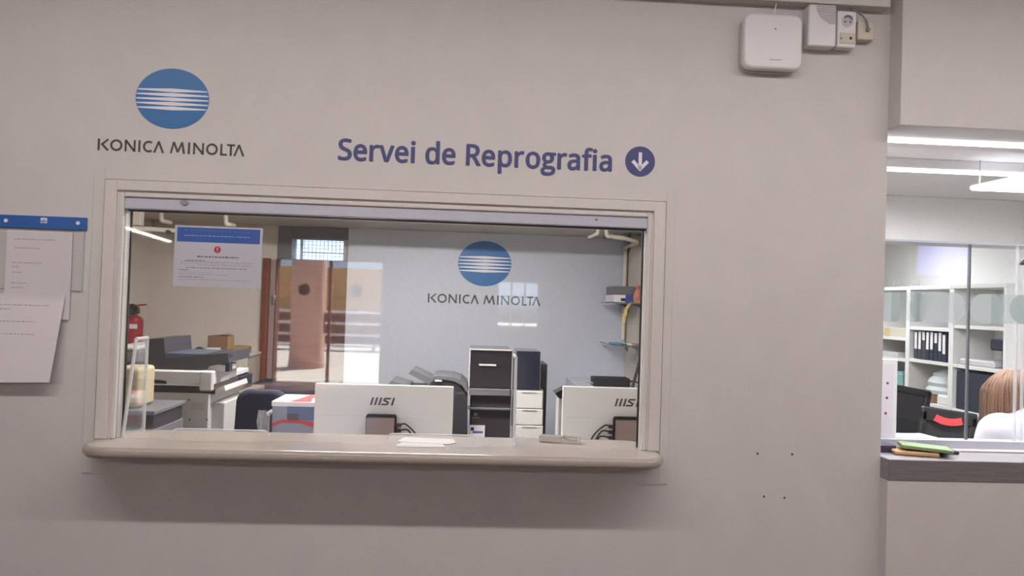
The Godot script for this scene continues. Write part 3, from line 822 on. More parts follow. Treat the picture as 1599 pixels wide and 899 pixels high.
	obj("arm_tip", disc(mb(), at(262, 362, -2.58), 0.016, 0.014, 0.02, 14), M.letter_grey, hz)

# ---------------------------------------------------------------- things in the room behind the hatch
func copier_left() -> void:
	var z := -1.5
	var o := thing("office_copier", "white office copier with a raised dark document feeder", "copier", Vector3(-0.35, 0, -1.75))
	obj("cabinet", bpx(mb(), 214, 613, 326, 690, z, 0.5, 0.006, 0.0), M.copier_white, o)
	var side := mb()
	var r := rect(326, 612, 352, 640, z)
	ppx(side, [[326, 613], [350, 602], [352, 610], [328, 632]], z - 0.02, 0.42)
	obj("side_ledge", side, M.copier_white, o)
	obj("side_panel", bpx(mb(), 326, 628, 350, 690, z - 0.05, 0.4, 0.004, 0.0), M.copier_white, o)
	obj("output_cavity", bpx(mb(), 222, 598, 336, 614, z - 0.012, 0.42), M.copier_dark, o)
	obj("scanner_body", bpx(mb(), 216, 578, 330, 601, z, 0.46, 0.008), M.copier_white, o)
	obj("scanner_end", bpx(mb(), 311, 579, 332, 611, z + 0.012, 0.3, 0.008), M.copier_white, o)
	obj("paper_slot", ppx(mb(), [[226, 592], [250, 593], [260, 595], [260, 599], [226, 598]], z + 0.001, 0.03), M.copier_dark, o)
	obj("slot_lip", bpx(mb(), 224, 600, 312, 601.5, z + 0.004, 0.03), M.white_matt, o)
	obj("document_feeder", ppx(mb(), [[228, 529], [256, 528], [258, 557], [300, 555], [356, 551], [357, 566], [324, 572], [320, 577], [222, 579]], z - 0.03, 0.40), M.copier_dark, o)
	obj("feeder_tray", ppx(mb(), [[258, 551], [318, 553], [300, 557], [258, 559]], z - 0.028, 0.38), mat(Color(0.27, 0.31, 0.38), 0.5), o)
	obj("paper_guide", bpx(mb(), 323, 569, 352, 579, z - 0.06, 0.2, 0.002), M.white, o)
	obj("feeder_post", bpx(mb(), 352, 553, 358, 580, z - 0.05, 0.06), M.navy, o)
	for q in [[274, 655], [296, 655], [323, 655], [295, 624], [225, 623]]:
		obj("screw", disc(mb(), at(q[0], q[1], z + 0.001), 0.005, 0.005, 0.003, 10), M.letter_grey, o)
	obj("rating_label", bpx(mb(), 298, 628, 320, 640, z + 0.001, 0.002), mat(Color(0.72, 0.69, 0.68), 0.6), o)
	var f := thing("finisher_unit", "grey finisher unit with a white tray beside the copier", "finisher", at(362, 600, -1.85))
	obj("body", bpx(mb(), 348, 584, 366, 612, -2.08, 0.28, 0.004), M.copier_mid, f)
	obj("back_body", bpx(mb(), 364, 588, 376, 612, -2.1, 0.25, 0.004), M.navy, f)
	obj("tray", bpx(mb(), 354, 579, 370, 586, -2.06, 0.25, 0.003), M.white, f)
	obj("table_top", bpx(mb(), 346, 611, 386, 624, -2.03, 0.4, 0.005), mat(Color(0.50, 0.48, 0.45), 0.6), f)
	obj("pedestal", bpx(mb(), 348, 624, 379, 690, -2.05, 0.34, 0.004, 0.0), M.copier_dark, f)
	var nt := obj("notice_card", bpx(mb(), 353, 642, 371, 658, -2.046, 0.004), M.tan)
	tag(nt, "small tan and white card stuck on the dark pedestal", "card")
	obj("card_face", bpx(mb(), 353.5, 647, 370.5, 657.5, -2.0450, 0.001), M.paper, nt)
	obj("card_mark", bpx(mb(), 357, 650, 361, 654, -2.0440, 0.001), M.cardboard, nt)

func monitor(label: String, px0: float, py0: float, px1: float, z: float, logo_px: Array, full_w: float) -> Rect2:
	var r := rect(px0, py0, px1, py0 + 75, z)
	var w := full_w; var h := w * 0.585
	var x0 := r.position.x; var top := r.end.y
	var o := thing("computer_monitor", label, "monitor", Vector3(x0 + w / 2, 0.74, z - 0.03))
	obj("back_shell", slab(mb(), Transform3D(Basis(), Vector3(x0 + w / 2, top - h / 2, z - 0.016)), w, h, 0.006, 0.032, 0.003), M.white_matt, o)
	obj("lower_shell", box(mb(), Vector3(x0 + 0.002, top - h + 0.002, z - 0.02), Vector3(x0 + w - 0.002, top - h * 0.38, z + 0.003), 0.002), M.white_matt, o)
	obj("screen", box(mb(), Vector3(x0 + 0.008, top - h + 0.012, z - 0.0335), Vector3(x0 + w - 0.008, top - 0.008, z - 0.031)), M.gloss_dark, o)
	obj("stand_neck", box(mb(), Vector3(x0 + w / 2 - 0.03, 0.75, z - 0.05), Vector3(x0 + w / 2 + 0.03, top - h * 0.5, z - 0.0335), 0.004), M.white_matt, o)
	obj("stand_foot", slab(mb(), Transform3D(Basis(Vector3.RIGHT, PI / 2), Vector3(x0 + w / 2, 0.746, z - 0.06)), 0.24, 0.18, 0.03, 0.012, 0.003), M.white_matt, o)
	# slanted maker letters
	var a := at(logo_px[0], logo_px[1], z); var b := at(logo_px[2], logo_px[1], z)
	var u := (b.x - a.x) / 10.0
	var t := Transform3D(Basis(Vector3(u, 0, 0), Vector3(u * 0.28, u, 0), Vector3(0, 0, 1)), Vector3(a.x, a.y, z + 0.0012))
	for k in 3:
		var st := mb(); stroke(st, t, Vector2(0.5 + 1.6 * k, 0), Vector2(0.5 + 1.6 * k, 3.0), 0.75, 0.001); obj("letter_stroke", st, M.letter_grey, o)
	var s := mb()
	var zig := [Vector2(7.4, 2.66), Vector2(5.25, 2.66), Vector2(5.0, 2.05), Vector2(7.0, 1.05), Vector2(6.75, 0.34), Vector2(4.6, 0.34)]
	for k in 5: stroke(s, t, zig[k] + (zig[k] - zig[k + 1]).normalized() * 0.1, zig[k + 1] + (zig[k + 1] - zig[k]).normalized() * 0.1, 0.62, 0.001)
	obj("letter_stroke", s, M.letter_grey, o)
	s = mb(); stroke(s, t, Vector2(8.7, 0), Vector2(8.7, 3.0), 0.75, 0.001); obj("letter_stroke", s, M.letter_grey, o)
	return Rect2(x0, top - h, w, h)

func mini_pc(label: String, x0: float, y0: float, x1: float, z: float, side: float) -> void:
	var r := rect(x0, y0, x1, y0 + 45, z + 0.055)
	var o := thing("mini_computer", label, "computer", Vector3(r.get_center().x, r.position.y, z))
	obj("bracket", slab(mb(), Transform3D(Basis(), Vector3(r.get_center().x, r.get_center().y + 0.006, z + 0.012)), r.size.x + 0.012, r.size.y + 0.012, 0.012, 0.018, 0.003), M.mesh_black, o)
	obj("case", slab(mb(), Transform3D(Basis(), Vector3(r.get_center().x, r.get_center().y, z + 0.039)), r.size.x, r.size.y, 0.006, 0.034, 0.003), mat(Color(0.55, 0.48, 0.47), 0.4), o)
	var sx := r.end.x if side > 0 else r.position.x
	for k in 3:
		var y := r.end.y - 0.03 - 0.025 * k
		obj("plug", box(mb(), Vector3(sx - 0.004, y - 0.008, z + 0.022), Vector3(sx + side * 0.03, y + 0.006, z + 0.04), 0.002), M.black, o)
		obj("cable", tube(mb(), curve([Vector3(sx + side * 0.025, y, z + 0.03), Vector3(sx + side * (0.05 + 0.01 * k), y + 0.002, z + 0.03), Vector3(sx + side * (0.10 - 0.01 * k), y - 0.05, z + 0.025), Vector3(sx + side * (0.12 - 0.01 * k), y - 0.13, z + 0.02)]), 0.0035), M.black, o)

func build_hatch_things() -> void:
	copier_left()
	var st := mb()
	# --- left corner
	var zt := -0.95
	var tbl := thing("side_stand", "grey stand with dark stacked trays left of the copier", "stand", at(205, 660, zt))
	var rt := rect(172, 641, 240, 690, zt)
	obj("top", box(mb(), Vector3(rt.position.x, rt.end.y - 0.02, zt - 0.4), Vector3(rt.end.x, rt.end.y, zt), 0.003), M.copier_mid, tbl)
	obj("tray", box(mb(), Vector3(rt.position.x + 0.01, rt.end.y - 0.09, zt - 0.38), Vector3(rt.end.x - 0.01, rt.end.y - 0.02, zt - 0.02), 0.003), M.copier_dark, tbl)
	obj("carcass", box(mb(), Vector3(rt.position.x + 0.005, 0, zt - 0.39), Vector3(rt.end.x - 0.005, rt.end.y - 0.09, zt - 0.01), 0.003), M.copier_mid, tbl)
	var rb := rect(172, 574, 214, 633, zt - 0.05)
	var bc := obj("plastic_casing", slab(mb(), Transform3D(Basis(), Vector3(rb.get_center().x, (rt.end.y + rb.end.y) / 2, zt - 0.16)), rb.size.x, rb.end.y - rt.end.y, 0.02, 0.2, 0.015), M.beige)
	tag(bc, "beige plastic machine casing standing on the side stand", "casing")
	var gm := thing("grey_machine", "grey machine with a pale lid under the fire extinguisher", "machine", Vector3(-1.1, 0, -2.5))
	obj("body", bpx(mb(), 182, 546, 217, 690, -2.3, 0.5, 0.01, 0.0), mat(Color(0.42, 0.38, 0.36), 0.6), gm)
	obj("lid", bpx(mb(), 181, 539, 217, 547, -2.29, 0.52, 0.01), M.white_matt, gm)
	obj("dark_base", bpx(mb(), 181, 563, 218, 575, -2.28, 0.3, 0.004), M.copier_dark, gm)
	# extinguisher on the left wall
	var e0 := at(211, 543, -3.15); var e1 := at(211, 494, -3.15)
	var ex := thing("fire_extinguisher", "red fire extinguisher with a black horn hung on the left room wall", "extinguisher", Vector3(RL + 0.075, e0.y, -3.15))
	var eh := e1.y - e0.y
	obj("cylinder", lathe(mb(), Transform3D(Basis(), Vector3(RL + 0.075, e0.y, -3.15)), [[0.0, 0], [0.058, 0.004], [0.064, 0.015], [0.064, eh * 0.86], [0.055, eh * 0.96], [0.03, eh * 1.03], [0.022, eh * 1.05], [0.022, eh * 1.15], [0, eh * 1.16]]), M.red, ex)
	obj("valve", tbox(mb(), Transform3D(Basis(Vector3.BACK, 0.15), Vector3(RL + 0.085, e0.y + eh * 1.18, -3.15)), Vector3(0.045, 0.045, 0.035), 0.004), M.black, ex)
	obj("lever", tbox(mb(), Transform3D(Basis(Vector3.BACK, 0.15), Vector3(RL + 0.105, e0.y + eh * 1.36, -3.15)), Vector3(0.11, 0.012, 0.02), 0.002), M.red, ex)
	obj("horn", lathe(mb(), Transform3D(Basis(Vector3.RIGHT, PI / 2), at(206, 483, -3.0)), [[0.0, -0.09], [0.02, -0.09], [0.03, -0.05], [0.042, 0.0], [0.038, 0.0], [0.0, -0.02]]), M.black, ex)
	obj("hose", tube(mb(), curve([Vector3(RL + 0.085, e0.y + eh * 1.2, -3.15), Vector3(RL + 0.10, e0.y + eh * 1.24, -3.08), at(206, 482, -3.08)]), 0.009), M.black, ex)
	obj("label", bpx(mb(), 202, 506, 214, 513, -3.083, 0.004), M.paper, ex)
	obj("wall_hook", box(mb(), Vector3(RL, e0.y + eh * 0.9, -3.17), Vector3(RL + 0.03, e0.y + eh * 1.05, -3.13)), M.black, ex)
	# cabinet against the back wall and what lies on it
	var zc := -3.2
	var ct := at(300, 551, zc).y
	var cab := thing("low_cabinet", "cream low cabinet against the back wall behind the copier", "cabinet", Vector3(-0.8, 0, -3.4))
	var cx0 := at(240, 560, zc).x; var cx1 := at(386, 560, zc).x
	obj("body", box(mb(), Vector3(cx0, 0, RB), Vector3(cx1, ct - 0.02, zc - 0.01), 0.003), M.room_wall, cab)
	obj("top", box(mb(), Vector3(cx0 - 0.01, ct - 0.02, RB), Vector3(cx1 + 0.01, ct, zc), 0.003), M.white_matt, cab)
	for k in 2:
		var d := obj("door", box(mb(), Vector3(cx0 + 0.01 + k * (cx1 - cx0) / 2, 0.06, zc - 0.01), Vector3(cx0 - 0.01 + (k + 1) * (cx1 - cx0) / 2, ct - 0.03, zc - 0.001), 0.002), M.room_wall, cab)
		obj("handle", tube(mb(), [Vector3((cx0 + cx1) / 2 + (-0.05 + 0.1 * k), ct - 0.25, zc + 0.01), Vector3((cx0 + cx1) / 2 + (-0.05 + 0.1 * k), ct - 0.12, zc + 0.01)], 0.005), M.steel, d)
	var zi := zc - 0.03
	var ra := rect(257, 541, 273, 551, zi)
	tag(obj("small_carton", box(mb(), Vector3(ra.position.x, ct, zi - 0.1), Vector3(ra.end.x, ct + ra.size.y, zi), 0.002), mat(Color(0.66, 0.42, 0.36), 0.8)), "small reddish carton lying on the cream cabinet", "carton")
	for q in [[276, 295, 0.050], [298, 317, 0.043]]:
		var p0 := at(q[0], 551, zi); var p1 := at(q[1], 551, zi)
		var prof := []
		for k in 9:
			var g := PI / 2 * k / 8.0
			prof.append([cos(g) * (p1.x - p0.x) / 2, sin(g) * q[2]])
		tag(obj("soft_pouch", lathe(mb(), Transform3D(Basis().scaled(Vector3(1, 1, 0.7)), Vector3((p0.x + p1.x) / 2, ct, zi - 0.05)), prof, 20), M.dusky), "larger dark purple pouch beside the reddish carton" if q[0] < 290 else "smaller dark purple pouch beside the white carton", "pouch", "pouches on the cabinet")
	var rc := rect(322, 526, 346, 553, zi)
	var cb := thing("cardboard_box", "brown cardboard box with open flaps on the cream cabinet", "box", Vector3(rc.get_center().x, ct, zi))
	obj("body", box(mb(), Vector3(rc.position.x, ct, zi - 0.2), Vector3(rc.end.x + 0.03, ct + rc.size.y, zi - 0.03), 0.002), M.cardboard, cb)
	obj("side_flap", tbox(mb(), Transform3D(Basis(Vector3.UP, 0.5) * Basis(Vector3.BACK, 0.08), Vector3(rc.end.x + 0.045, ct + 0.065, zi - 0.05)), Vector3(0.07, 0.13, 0.004)), M.tan, cb)
	obj("top_flap", tbox(mb(), Transform3D(Basis(Vector3.BACK, 0.12), Vector3(rc.get_center().x + 0.02, ct + rc.size.y + 0.006, zi - 0.1)), Vector3(rc.size.x, 0.004, 0.14)), M.tan, cb)
	var rw := rect(322, 544, 342, 553, zi + 0.02)
	tag(obj("white_carton", box(mb(), Vector3(rw.position.x, ct, zi - 0.02), Vector3(rw.end.x, ct + rw.size.y, zi + 0.025), 0.002), M.paper), "small white carton in front of the brown cardboard box", "carton")
	var rk := rect(358, 539, 380, 550, zi)
	tag(obj("paper_bundle", tbox(mb(), Transform3D(Basis(Vector3.BACK, -0.04), Vector3(rk.get_center().x + 0.02, ct + rk.size.y / 2 + 0.004, zi - 0.08)), Vector3(rk.size.x, rk.size.y, 0.14), 0.006), M.tan), "tan paper bundle at the end of the cream cabinet", "bundle")
	# --- navy chair
	var zv := -1.42
	var rv := rect(376, 608, 438, 690, zv)
	var ch := thing("office_chair", "dark navy upholstered office chair behind the hatch counter", "chair", Vector3(rv.get_center().x, 0, zv + 0.2))
	obj("backrest", slab(mb(), Transform3D(Basis(Vector3.RIGHT, -0.12), Vector3(rv.get_center().x, rv.end.y - 0.26, zv)), rv.size.x + 0.06, 0.52, 0.07, 0.07, 0.03), M.navy, ch)
	obj("seat", slab(mb(), Transform3D(Basis(Vector3.RIGHT, -PI / 2), Vector3(rv.get_center().x, 0.46, zv + 0.27)), 0.46, 0.46, 0.08, 0.08, 0.03), M.navy, ch)
	obj("back_bar", box(mb(), Vector3(rv.get_center().x - 0.03, 0.4, zv - 0.06), Vector3(rv.get_center().x + 0.03, rv.end.y - 0.3, zv - 0.04)), M.black, ch)
	obj("gas_column", tube(mb(), [Vector3(rv.get_center().x, 0.08, zv + 0.25), Vector3(rv.get_center().x, 0.43, zv + 0.25)], 0.028), M.black, ch)
	for k in 5:
		var g := TAU * k / 5.0
		var tip := Vector3(rv.get_center().x + cos(g) * 0.27, 0.07, zv + 0.25 + sin(g) * 0.27)
		var leg := obj("leg", tube(mb(), [Vector3(rv.get_center().x, 0.1, zv + 0.25), tip], 0.02), M.black, ch)
		obj("castor", lathe(mb(), Transform3D(Basis(Vector3.BACK, PI / 2), Vector3(tip.x, 0.028, tip.z)), [[0, -0.02], [0.028, -0.02], [0.028, 0.02], [0, 0.02]], 14), M.black, leg)
	tag(obj("dark_chest", bpx(mb(), 388, 601, 520, 700, -2.75, 0.4, 0.005, 0.0), M.navy), "long dark blue chest standing before the brown door", "chest")
	# --- desk behind the counter
	var dk := thing("desk", "pale desk standing behind the hatch counter", "desk", Vector3(1.25, 0, -0.75))
	obj("desk_top", box(mb(), Vector3(0.02, 0.71, -1.18), Vector3(2.5, 0.74, -0.3), 0.004), M.white_matt, dk)
	for x in [0.08, 2.42]:
		for z in [-1.12, -0.36]:
			obj("leg", box(mb(), Vector3(x - 0.025, 0, z - 0.025), Vector3(x + 0.025, 0.71, z + 0.025)), M.alu, dk)
	# paper box
	var zb := -0.90
	var r := rect(424, 628, 492, 690, zb)
	var bx := thing("paper_box", "white red and blue printed paper carton on the desk", "box", Vector3(r.get_center().x, 0.74, zb))
	obj("carton", box(mb(), Vector3(r.position.x, 0.74, zb - 0.26), Vector3(r.end.x + 0.02, r.end.y, zb), 0.003), mat(Color(0.52, 0.55, 0.62), 0.6), bx)
	obj("lid", box(mb(), Vector3(r.position.x - 0.003, r.end.y - 0.02, zb - 0.263), Vector3(r.end.x + 0.023, r.end.y + 0.004, zb + 0.003), 0.003), M.white, bx)
	obj("lid_print", prism(mb(), Transform3D(Basis(Vector3.RIGHT, -PI / 2), Vector3(r.position.x, r.end.y + 0.0046, zb)), PackedVector2Array([Vector2(0.075, 0.0), Vector2(0.10, 0.10), Vector2(0.12, 0.25), Vector2(r.size.x - 0.01, 0.25), Vector2(r.size.x - 0.04, 0.12), Vector2(r.size.x - 0.02, 0.0)]), 0.0005), M.red_soft, bx)
	obj("front_print", bpx(mb(), 448, 634, 492, 656, zb + 0.0012, 0.001), mat(Color(0.32, 0.42, 0.58), 0.6), bx)
	obj("front_print", ppx(mb(), [[424, 661], [438, 655], [470, 656], [492, 660], [492, 668], [470, 661], [440, 660], [424, 666]], zb + 0.0018, 0.001), M.red_soft, bx)
	obj("front_print", bpx(mb(), 449, 646, 466, 656, zb + 0.0022, 0.001), mat(Color(0.28, 0.27, 0.31), 0.6), bx)
	st = mb()
	var g := RandomNumberGenerator.new(); g.seed = 8
	var rs := rect(399, 640, 420, 690, -0.87)
	var pb := []
	for i in 6:
		var row := []
		for j in 7:
			row.append(Vector3(rs.position.x + rs.size.x * (i / 5.0) * (1.0 if j < 5 else 0.8) + (0.02 * (j / 6.0) if i == 0 else 0.0) + g.randf_range(-0.004, 0.004), 0.74 + (rs.end.y - 0.74) * j / 6.0, -0.87 + g.randf_range(-0.012, 0.012)))
		pb.append(row)
	for i in 5:
		for j in 6:
			var nn := Vector3(0, 0, 1)
			for tr in [[pb[i][j], pb[i + 1][j], pb[i + 1][j + 1]], [pb[i][j], pb[i + 1][j + 1], pb[i][j + 1]]]:
				nn = (tr[1] - tr[0]).cross(tr[2] - tr[0]).normalized()
				tri(st, tr[0], tr[1], tr[2], nn, nn, nn)
	box(st, Vector3(rs.position.x + 0.02, 0.74, -1.05), Vector3(rs.end.x - 0.004, rs.end.y - 0.02, -0.885), 0.006)
	tag(obj("wrapped_ream", st, mat(Color(0.62, 0.62, 0.64), 0.25)), "crinkled plastic wrapped ream beside the printed paper carton", "ream")
	# --- monitors
	var m1 := monitor("white computer monitor seen from behind in front of the dark copier", 491, 601, 703, -0.75, [577, 632, 617], 0.612)
	var m2 := monitor("white computer monitor seen from behind at the hatch's right jamb", 879, 606, 1090, -0.75, [959, 634, 999], 0.612)
	mini_pc("taupe mini computer mounted behind the monitor near the paper carton", 571, 653, 615, -0.748, 1.0)
	mini_pc("taupe mini computer mounted behind the monitor at the right jamb", 962, 657, 1008, -0.748, -1.0)
	# --- dark copier with output trays
	var z := -2.2
	var kb := thing("sorter_copier", "dark copier with a curved back and two grey output trays", "copier", Vector3(0.9, 0, -2.5))
	obj("curved_body", ppx(mb(), [[704, 740], [704, 606], [670, 603], [672, 597], [680, 593], [690, 592], [702, 594], [716, 601], [724, 612], [730, 622], [730, 740]], z, 0.45), M.copier_dark, kb)
	obj("arched_cover", ppx(mb(), [[676, 588], [684, 586.5], [706, 588.5], [720, 593], [729, 601], [731, 610], [728, 612], [722, 602], [708, 595], [690, 592], [677, 592]], z + 0.01, 0.42), M.copier_mid, kb)
	obj("output_tray", ppx(mb(), [[638, 583], [644, 577], [678, 593], [671, 601]], z - 0.02, 0.32), M.copier_mid, kb)
	obj("output_tray", ppx(mb(), [[606, 599], [612, 594], [640, 603], [640, 610], [632, 607]], z - 0.02, 0.32), M.copier_mid, kb)
	obj("tray_clip", bpx(mb(), 679, 593, 690, 595.5, z + 0.012, 0.02), M.white_matt, kb)
	var base := rect(640, 700, 730, 760, z)
	obj("base_cabinet", box(mb(), Vector3(base.position.x, 0, z - 0.45), Vector3(base.end.x, base.end.y, z - 0.005), 0.005), M.copier_dark, kb)
	obj("tray_support", bpx(mb(), 636, 603, 706, 720, z - 0.1, 0.2, 0.004), M.copier_dark, kb)
	# tower
	var kt := thing("print_tower", "tall dark printer tower with a small white label", "printer", Vector3(1.3, 0, -2.55))
	obj("cabinet", bpx(mb(), 734, 607, 798, 700, -2.3, 0.5, 0.006, 0.0), mat(Color(0.19, 0.18, 0.19), 0.45), kt)
	obj("upper_door", bpx(mb(), 733, 546, 799, 606, -2.28, 0.48, 0.004), M.gloss_dark, kt)
	obj("ledge", bpx(mb(), 733, 607, 797, 618, -2.27, 0.1, 0.004), M.copier_mid, kt)
	obj("ledge", bpx(mb(), 731, 637, 797, 640, -2.27, 0.1, 0.002), M.copier_mid, kt)
	obj("door_handle", bpx(mb(), 748, 568.5, 775, 571.5, -2.272, 0.01, 0.002), M.copier_white, kt)
	obj("edge_strip", bpx(mb(), 733, 545, 799, 547, -2.27, 0.02), M.copier_white, kt)
	obj("edge_strip", bpx(mb(), 732, 545, 734, 604, -2.27, 0.02), M.copier_white, kt)
	obj("maker_emblem", disc(mb(), at(743, 647, -2.297), 0.013, 0.011, 0.003, 16), mat(Color(0.40, 0.55, 0.66), 0.5), kt)
	obj("maker_print", bpx(mb(), 737, 651.5, 749, 653, -2.297, 0.003), M.copier_mid, kt)
	var lb := obj("label", bpx(mb(), 733, 664, 757, 690, -2.29, 0.012), M.paper, kt)
	obj("label_mark", bpx(mb(), 735, 667, 740, 672, -2.2895, 0.012), M.navy, lb)
	obj("label_mark", bpx(mb(), 738, 673, 754, 676, -2.2895, 0.012), M.blue_paper, lb)
	# drawers with a glossy box on top
	var dr := thing("drawer_unit", "white drawer unit beside the printer tower", "drawers", Vector3(1.75, 0, -2.5))
	obj("carcass", bpx(mb(), 804, 609, 848, 700, -2.27, 0.45, 0.003, 0.0), M.copier_mid, dr)
	var ys := [610, 638, 664, 691, 718, 745]
	for k in 5:
		var d := obj("drawer", bpx(mb(), 804.5, ys[k] + 0.6, 847.5, ys[k + 1] - 0.6, -2.25, 0.02, 0.003), M.shelf_white, dr)
		obj("grip", bpx(mb(), 815, ys[k] + 1.5, 838, ys[k] + 3, -2.246, 0.006), M.copier_white, d)
	var rg := rect(806, 548, 843, 606, -2.3)
	var top := rect(804, 609, 848, 700, -2.27).end.y
	tag(obj("glossy_box", box(mb(), Vector3(rg.position.x, top, -2.62), Vector3(rg.end.x, rg.end.y, -2.29), 0.004), mat(Color(0.14, 0.16, 0.22), 0.1)), "glossy dark box standing on the white drawer unit", "box")
	tag(obj("tall_cabinet", bpx(mb(), 843, 568, 853, 690, -2.74, 0.3, 0.004, 0.0), M.copier_dark), "narrow dark cabinet just behind the white drawer unit", "cabinet")
	# small device left of the second monitor
	var rd := rect(870, 608, 890, 690, -0.95)
	var dv := thing("desk_device", "small grey device with a dark pointed top behind the right monitor", "device", Vector3(rd.get_center().x, 0.74, -1.0))
	obj("body", box(mb(), Vector3(rd.position.x + 0.004, 0.74, -1.05), Vector3(rd.end.x, at(880, 622, -0.95).y, -0.95), 0.004), M.copier_white, dv)
	obj("pointed_top", ppx(mb(), [[867, 614], [880, 607], [890, 607], [890, 622], [874, 622]], -0.945, 0.11), M.black, dv)
	# --- right back corner
	var zr := -2.75
	var rr := rect(905, 606, 1030, 700, zr)
	var lc := thing("corner_cabinet", "grey low cabinet in the right corner of the copy room", "cabinet", Vector3(2.3, 0, -3.0))
	obj("body", box(mb(), Vector3(rr.position.x, 0, RB + 0.06), Vector3(RR - 0.03, rr.end.y, zr), 0.004), M.panel, lc)
	obj("door", box(mb(), Vector3(rr.position.x + 0.01, 0.05, zr), Vector3(RR - 0.04, rr.end.y - 0.03, zr + 0.015), 0.002), M.panel, lc)
	var ro := rect(928, 592, 984, 606, zr - 0.05)
	var rt2 := thing("network_box", "black network box on the corner cabinet", "box", Vector3(ro.get_center().x, rr.end.y, zr - 0.1))
	obj("case", box(mb(), Vector3(ro.position.x, rr.end.y, zr - 0.22), Vector3(ro.end.x, rr.end.y + ro.size.y, zr - 0.05), 0.004), M.mesh_black, rt2)
	obj("cable", tube(mb(), curve([Vector3(ro.position.x, rr.end.y + 0.02, zr - 0.1), Vector3(ro.position.x - 0.05, rr.end.y + 0.035, zr - 0.09), Vector3(ro.position.x - 0.11, rr.end.y + 0.012, zr - 0.06)]), 0.006), M.copier_white, rt2)
	obj("cable", tube(mb(), curve([Vector3(ro.end.x, rr.end.y + 0.04, zr - 0.1), Vector3(ro.end.x + 0.05, rr.end.y + 0.04, zr - 0.09), Vector3(ro.end.x + 0.11, rr.end.y + 0.008, zr - 0.06)]), 0.006), M.black, rt2)
	tag(obj("black_rod", tube(mb(), [Vector3(ro.end.x + 0.012, rr.end.y, zr - 0.03), at(1003, 546, zr - 0.06), at(1012, 520, zr - 0.07)], 0.011), M.copier_dark), "dark rod leaning from the corner cabinet towards the wall", "rod")
	# glass shelves
	var shelf_y := []
	for q in [[368, "upper glass wall shelf, empty, in the right corner"], [473, "glass wall shelf carrying file boxes and yellow tape"], [537, "glass wall shelf carrying coloured pens and scissors"]]:
		var y := at(985, q[0], -3.2).y
		shelf_y.append(y)
		var o := thing("glass_shelf", q[1], "shelf", Vector3(RR - 0.1, y, -3.2))
		obj("plate", box(mb(), Vector3(RR - 0.22, y - 0.008, -3.5), Vector3(RR, y, -2.88)), M.shelf_glass, o)
		obj("front_edge", box(mb(), Vector3(RR - 0.223, y - 0.008, -3.5), Vector3(RR - 0.22, y, -2.88)), M.shelf_edge, o)
		obj("near_edge", box(mb(), Vector3(RR - 0.223, y - 0.008, -2.88), Vector3(RR, y, -2.877)), M.shelf_edge, o)
		obj("bracket", prism(mb(), Transform3D(Basis(), Vector3(0, 0, -2.93)), PackedVector2Array([Vector2(RR, y - 0.009), Vector2(RR - 0.09, y - 0.009), Vector2(RR - 0.03, y - 0.03), Vector2(RR, y - 0.075)]), 0.02), M.copier_mid, o)
		obj("bracket", prism(mb(), Transform3D(Basis(), Vector3(0, 0, -3.45)), PackedVector2Array([Vector2(RR, y - 0.009), Vector2(RR - 0.09, y - 0.009), Vector2(RR - 0.03, y - 0.03), Vector2(RR, y - 0.075)]), 0.02), M.copier_mid, o)
	var y1: float = shelf_y[1]
	var fx := RR - 0.20
	var fb := thing("file_box", "blue and white file box on the middle glass shelf", "box", Vector3(RR - 0.1, y1, -3.2))
	obj("case", box(mb(), Vector3(fx, y1, -3.42), Vector3(RR - 0.03, y1 + 0.06, -3.05), 0.002), M.blue_paper, fb)
	obj("white_end", box(mb(), Vector3(fx - 0.002, y1 + 0.004, -3.41), Vector3(fx + 0.085, y1 + 0.058, -3.048)), M.paper, fb)
	obj("dark_tab", box(mb(), Vector3(fx + 0.05, y1 + 0.012, -3.05), Vector3(fx + 0.085, y1 + 0.034, -3.046)), M.navy, fb)
	tag(obj("archive_box", box(mb(), Vector3(fx + 0.004, y1 + 0.06, -3.42), Vector3(RR - 0.01, y1 + 0.125, -3.06), 0.002), M.copier_mid), "plain grey archive box stacked on the blue file box", "box")
	tag(obj("pink_figure", lathe(mb(), Transform3D(Basis(), Vector3(RR - 0.035, y1, -2.99)), [[0, 0], [0.03, 0.002], [0.034, 0.05], [0.022, 0.09], [0.012, 0.105], [0.02, 0.125], [0.008, 0.145], [0, 0.147]], 16), mat(Color(0.72, 0.48, 0.42), 0.7)), "small pink figure at the near end of the middle glass shelf", "figure")
	var tape := mb()
	var tp := [Vector2(RR - 0.02, y1 + 0.012), Vector2(RR - 0.07, y1 + 0.014), Vector2(RR - 0.12, y1 - 0.002), Vector2(RR - 0.145, y1 - 0.045), Vector2(RR - 0.155, y1 - 0.10), Vector2(RR - 0.165, y1 - 0.15)]
	for k in tp.size() - 1:
		for s in [[0.0, 1.0]]:
			var a: Vector2 = tp[k]; var b: Vector2 = tp[k + 1]
			var nn := Vector3((a - b).y, (b - a).x, 0).normalized()
			for q in [0.0, 0.003]:
				quad(tape, Vector3(a.x, a.y, -2.870) + nn * q, Vector3(b.x, b.y, -2.870) + nn * q, Vector3(b.x, b.y, -2.93) + nn * q, Vector3(a.x, a.y, -2.93) + nn * q, nn)
			quad(tape, Vector3(a.x - 0.013, a.y - 0.012, -2.862), Vector3(a.x + 0.012, a.y + 0.002, -2.862), Vector3(b.x + 0.014, b.y, -2.862), Vector3(b.x - 0.014, b.y, -2.862), Vector3.BACK)
	tag(obj("yellow_tape", tape, M.yellow), "yellow tape strip hanging over the edge of the middle glass shelf", "tape")
	var y2: float = shelf_y[2]
	var cols := [[Color(0.35, 0.5, 0.65), "blue"], [Color(0.3, 0.42, 0.36), "dark green"], [Color(0.85, 0.85, 0.85), "white"], [Color(0.75, 0.45, 0.45), "pink"], [Color(0.35, 0.6, 0.5), "sea green"]]
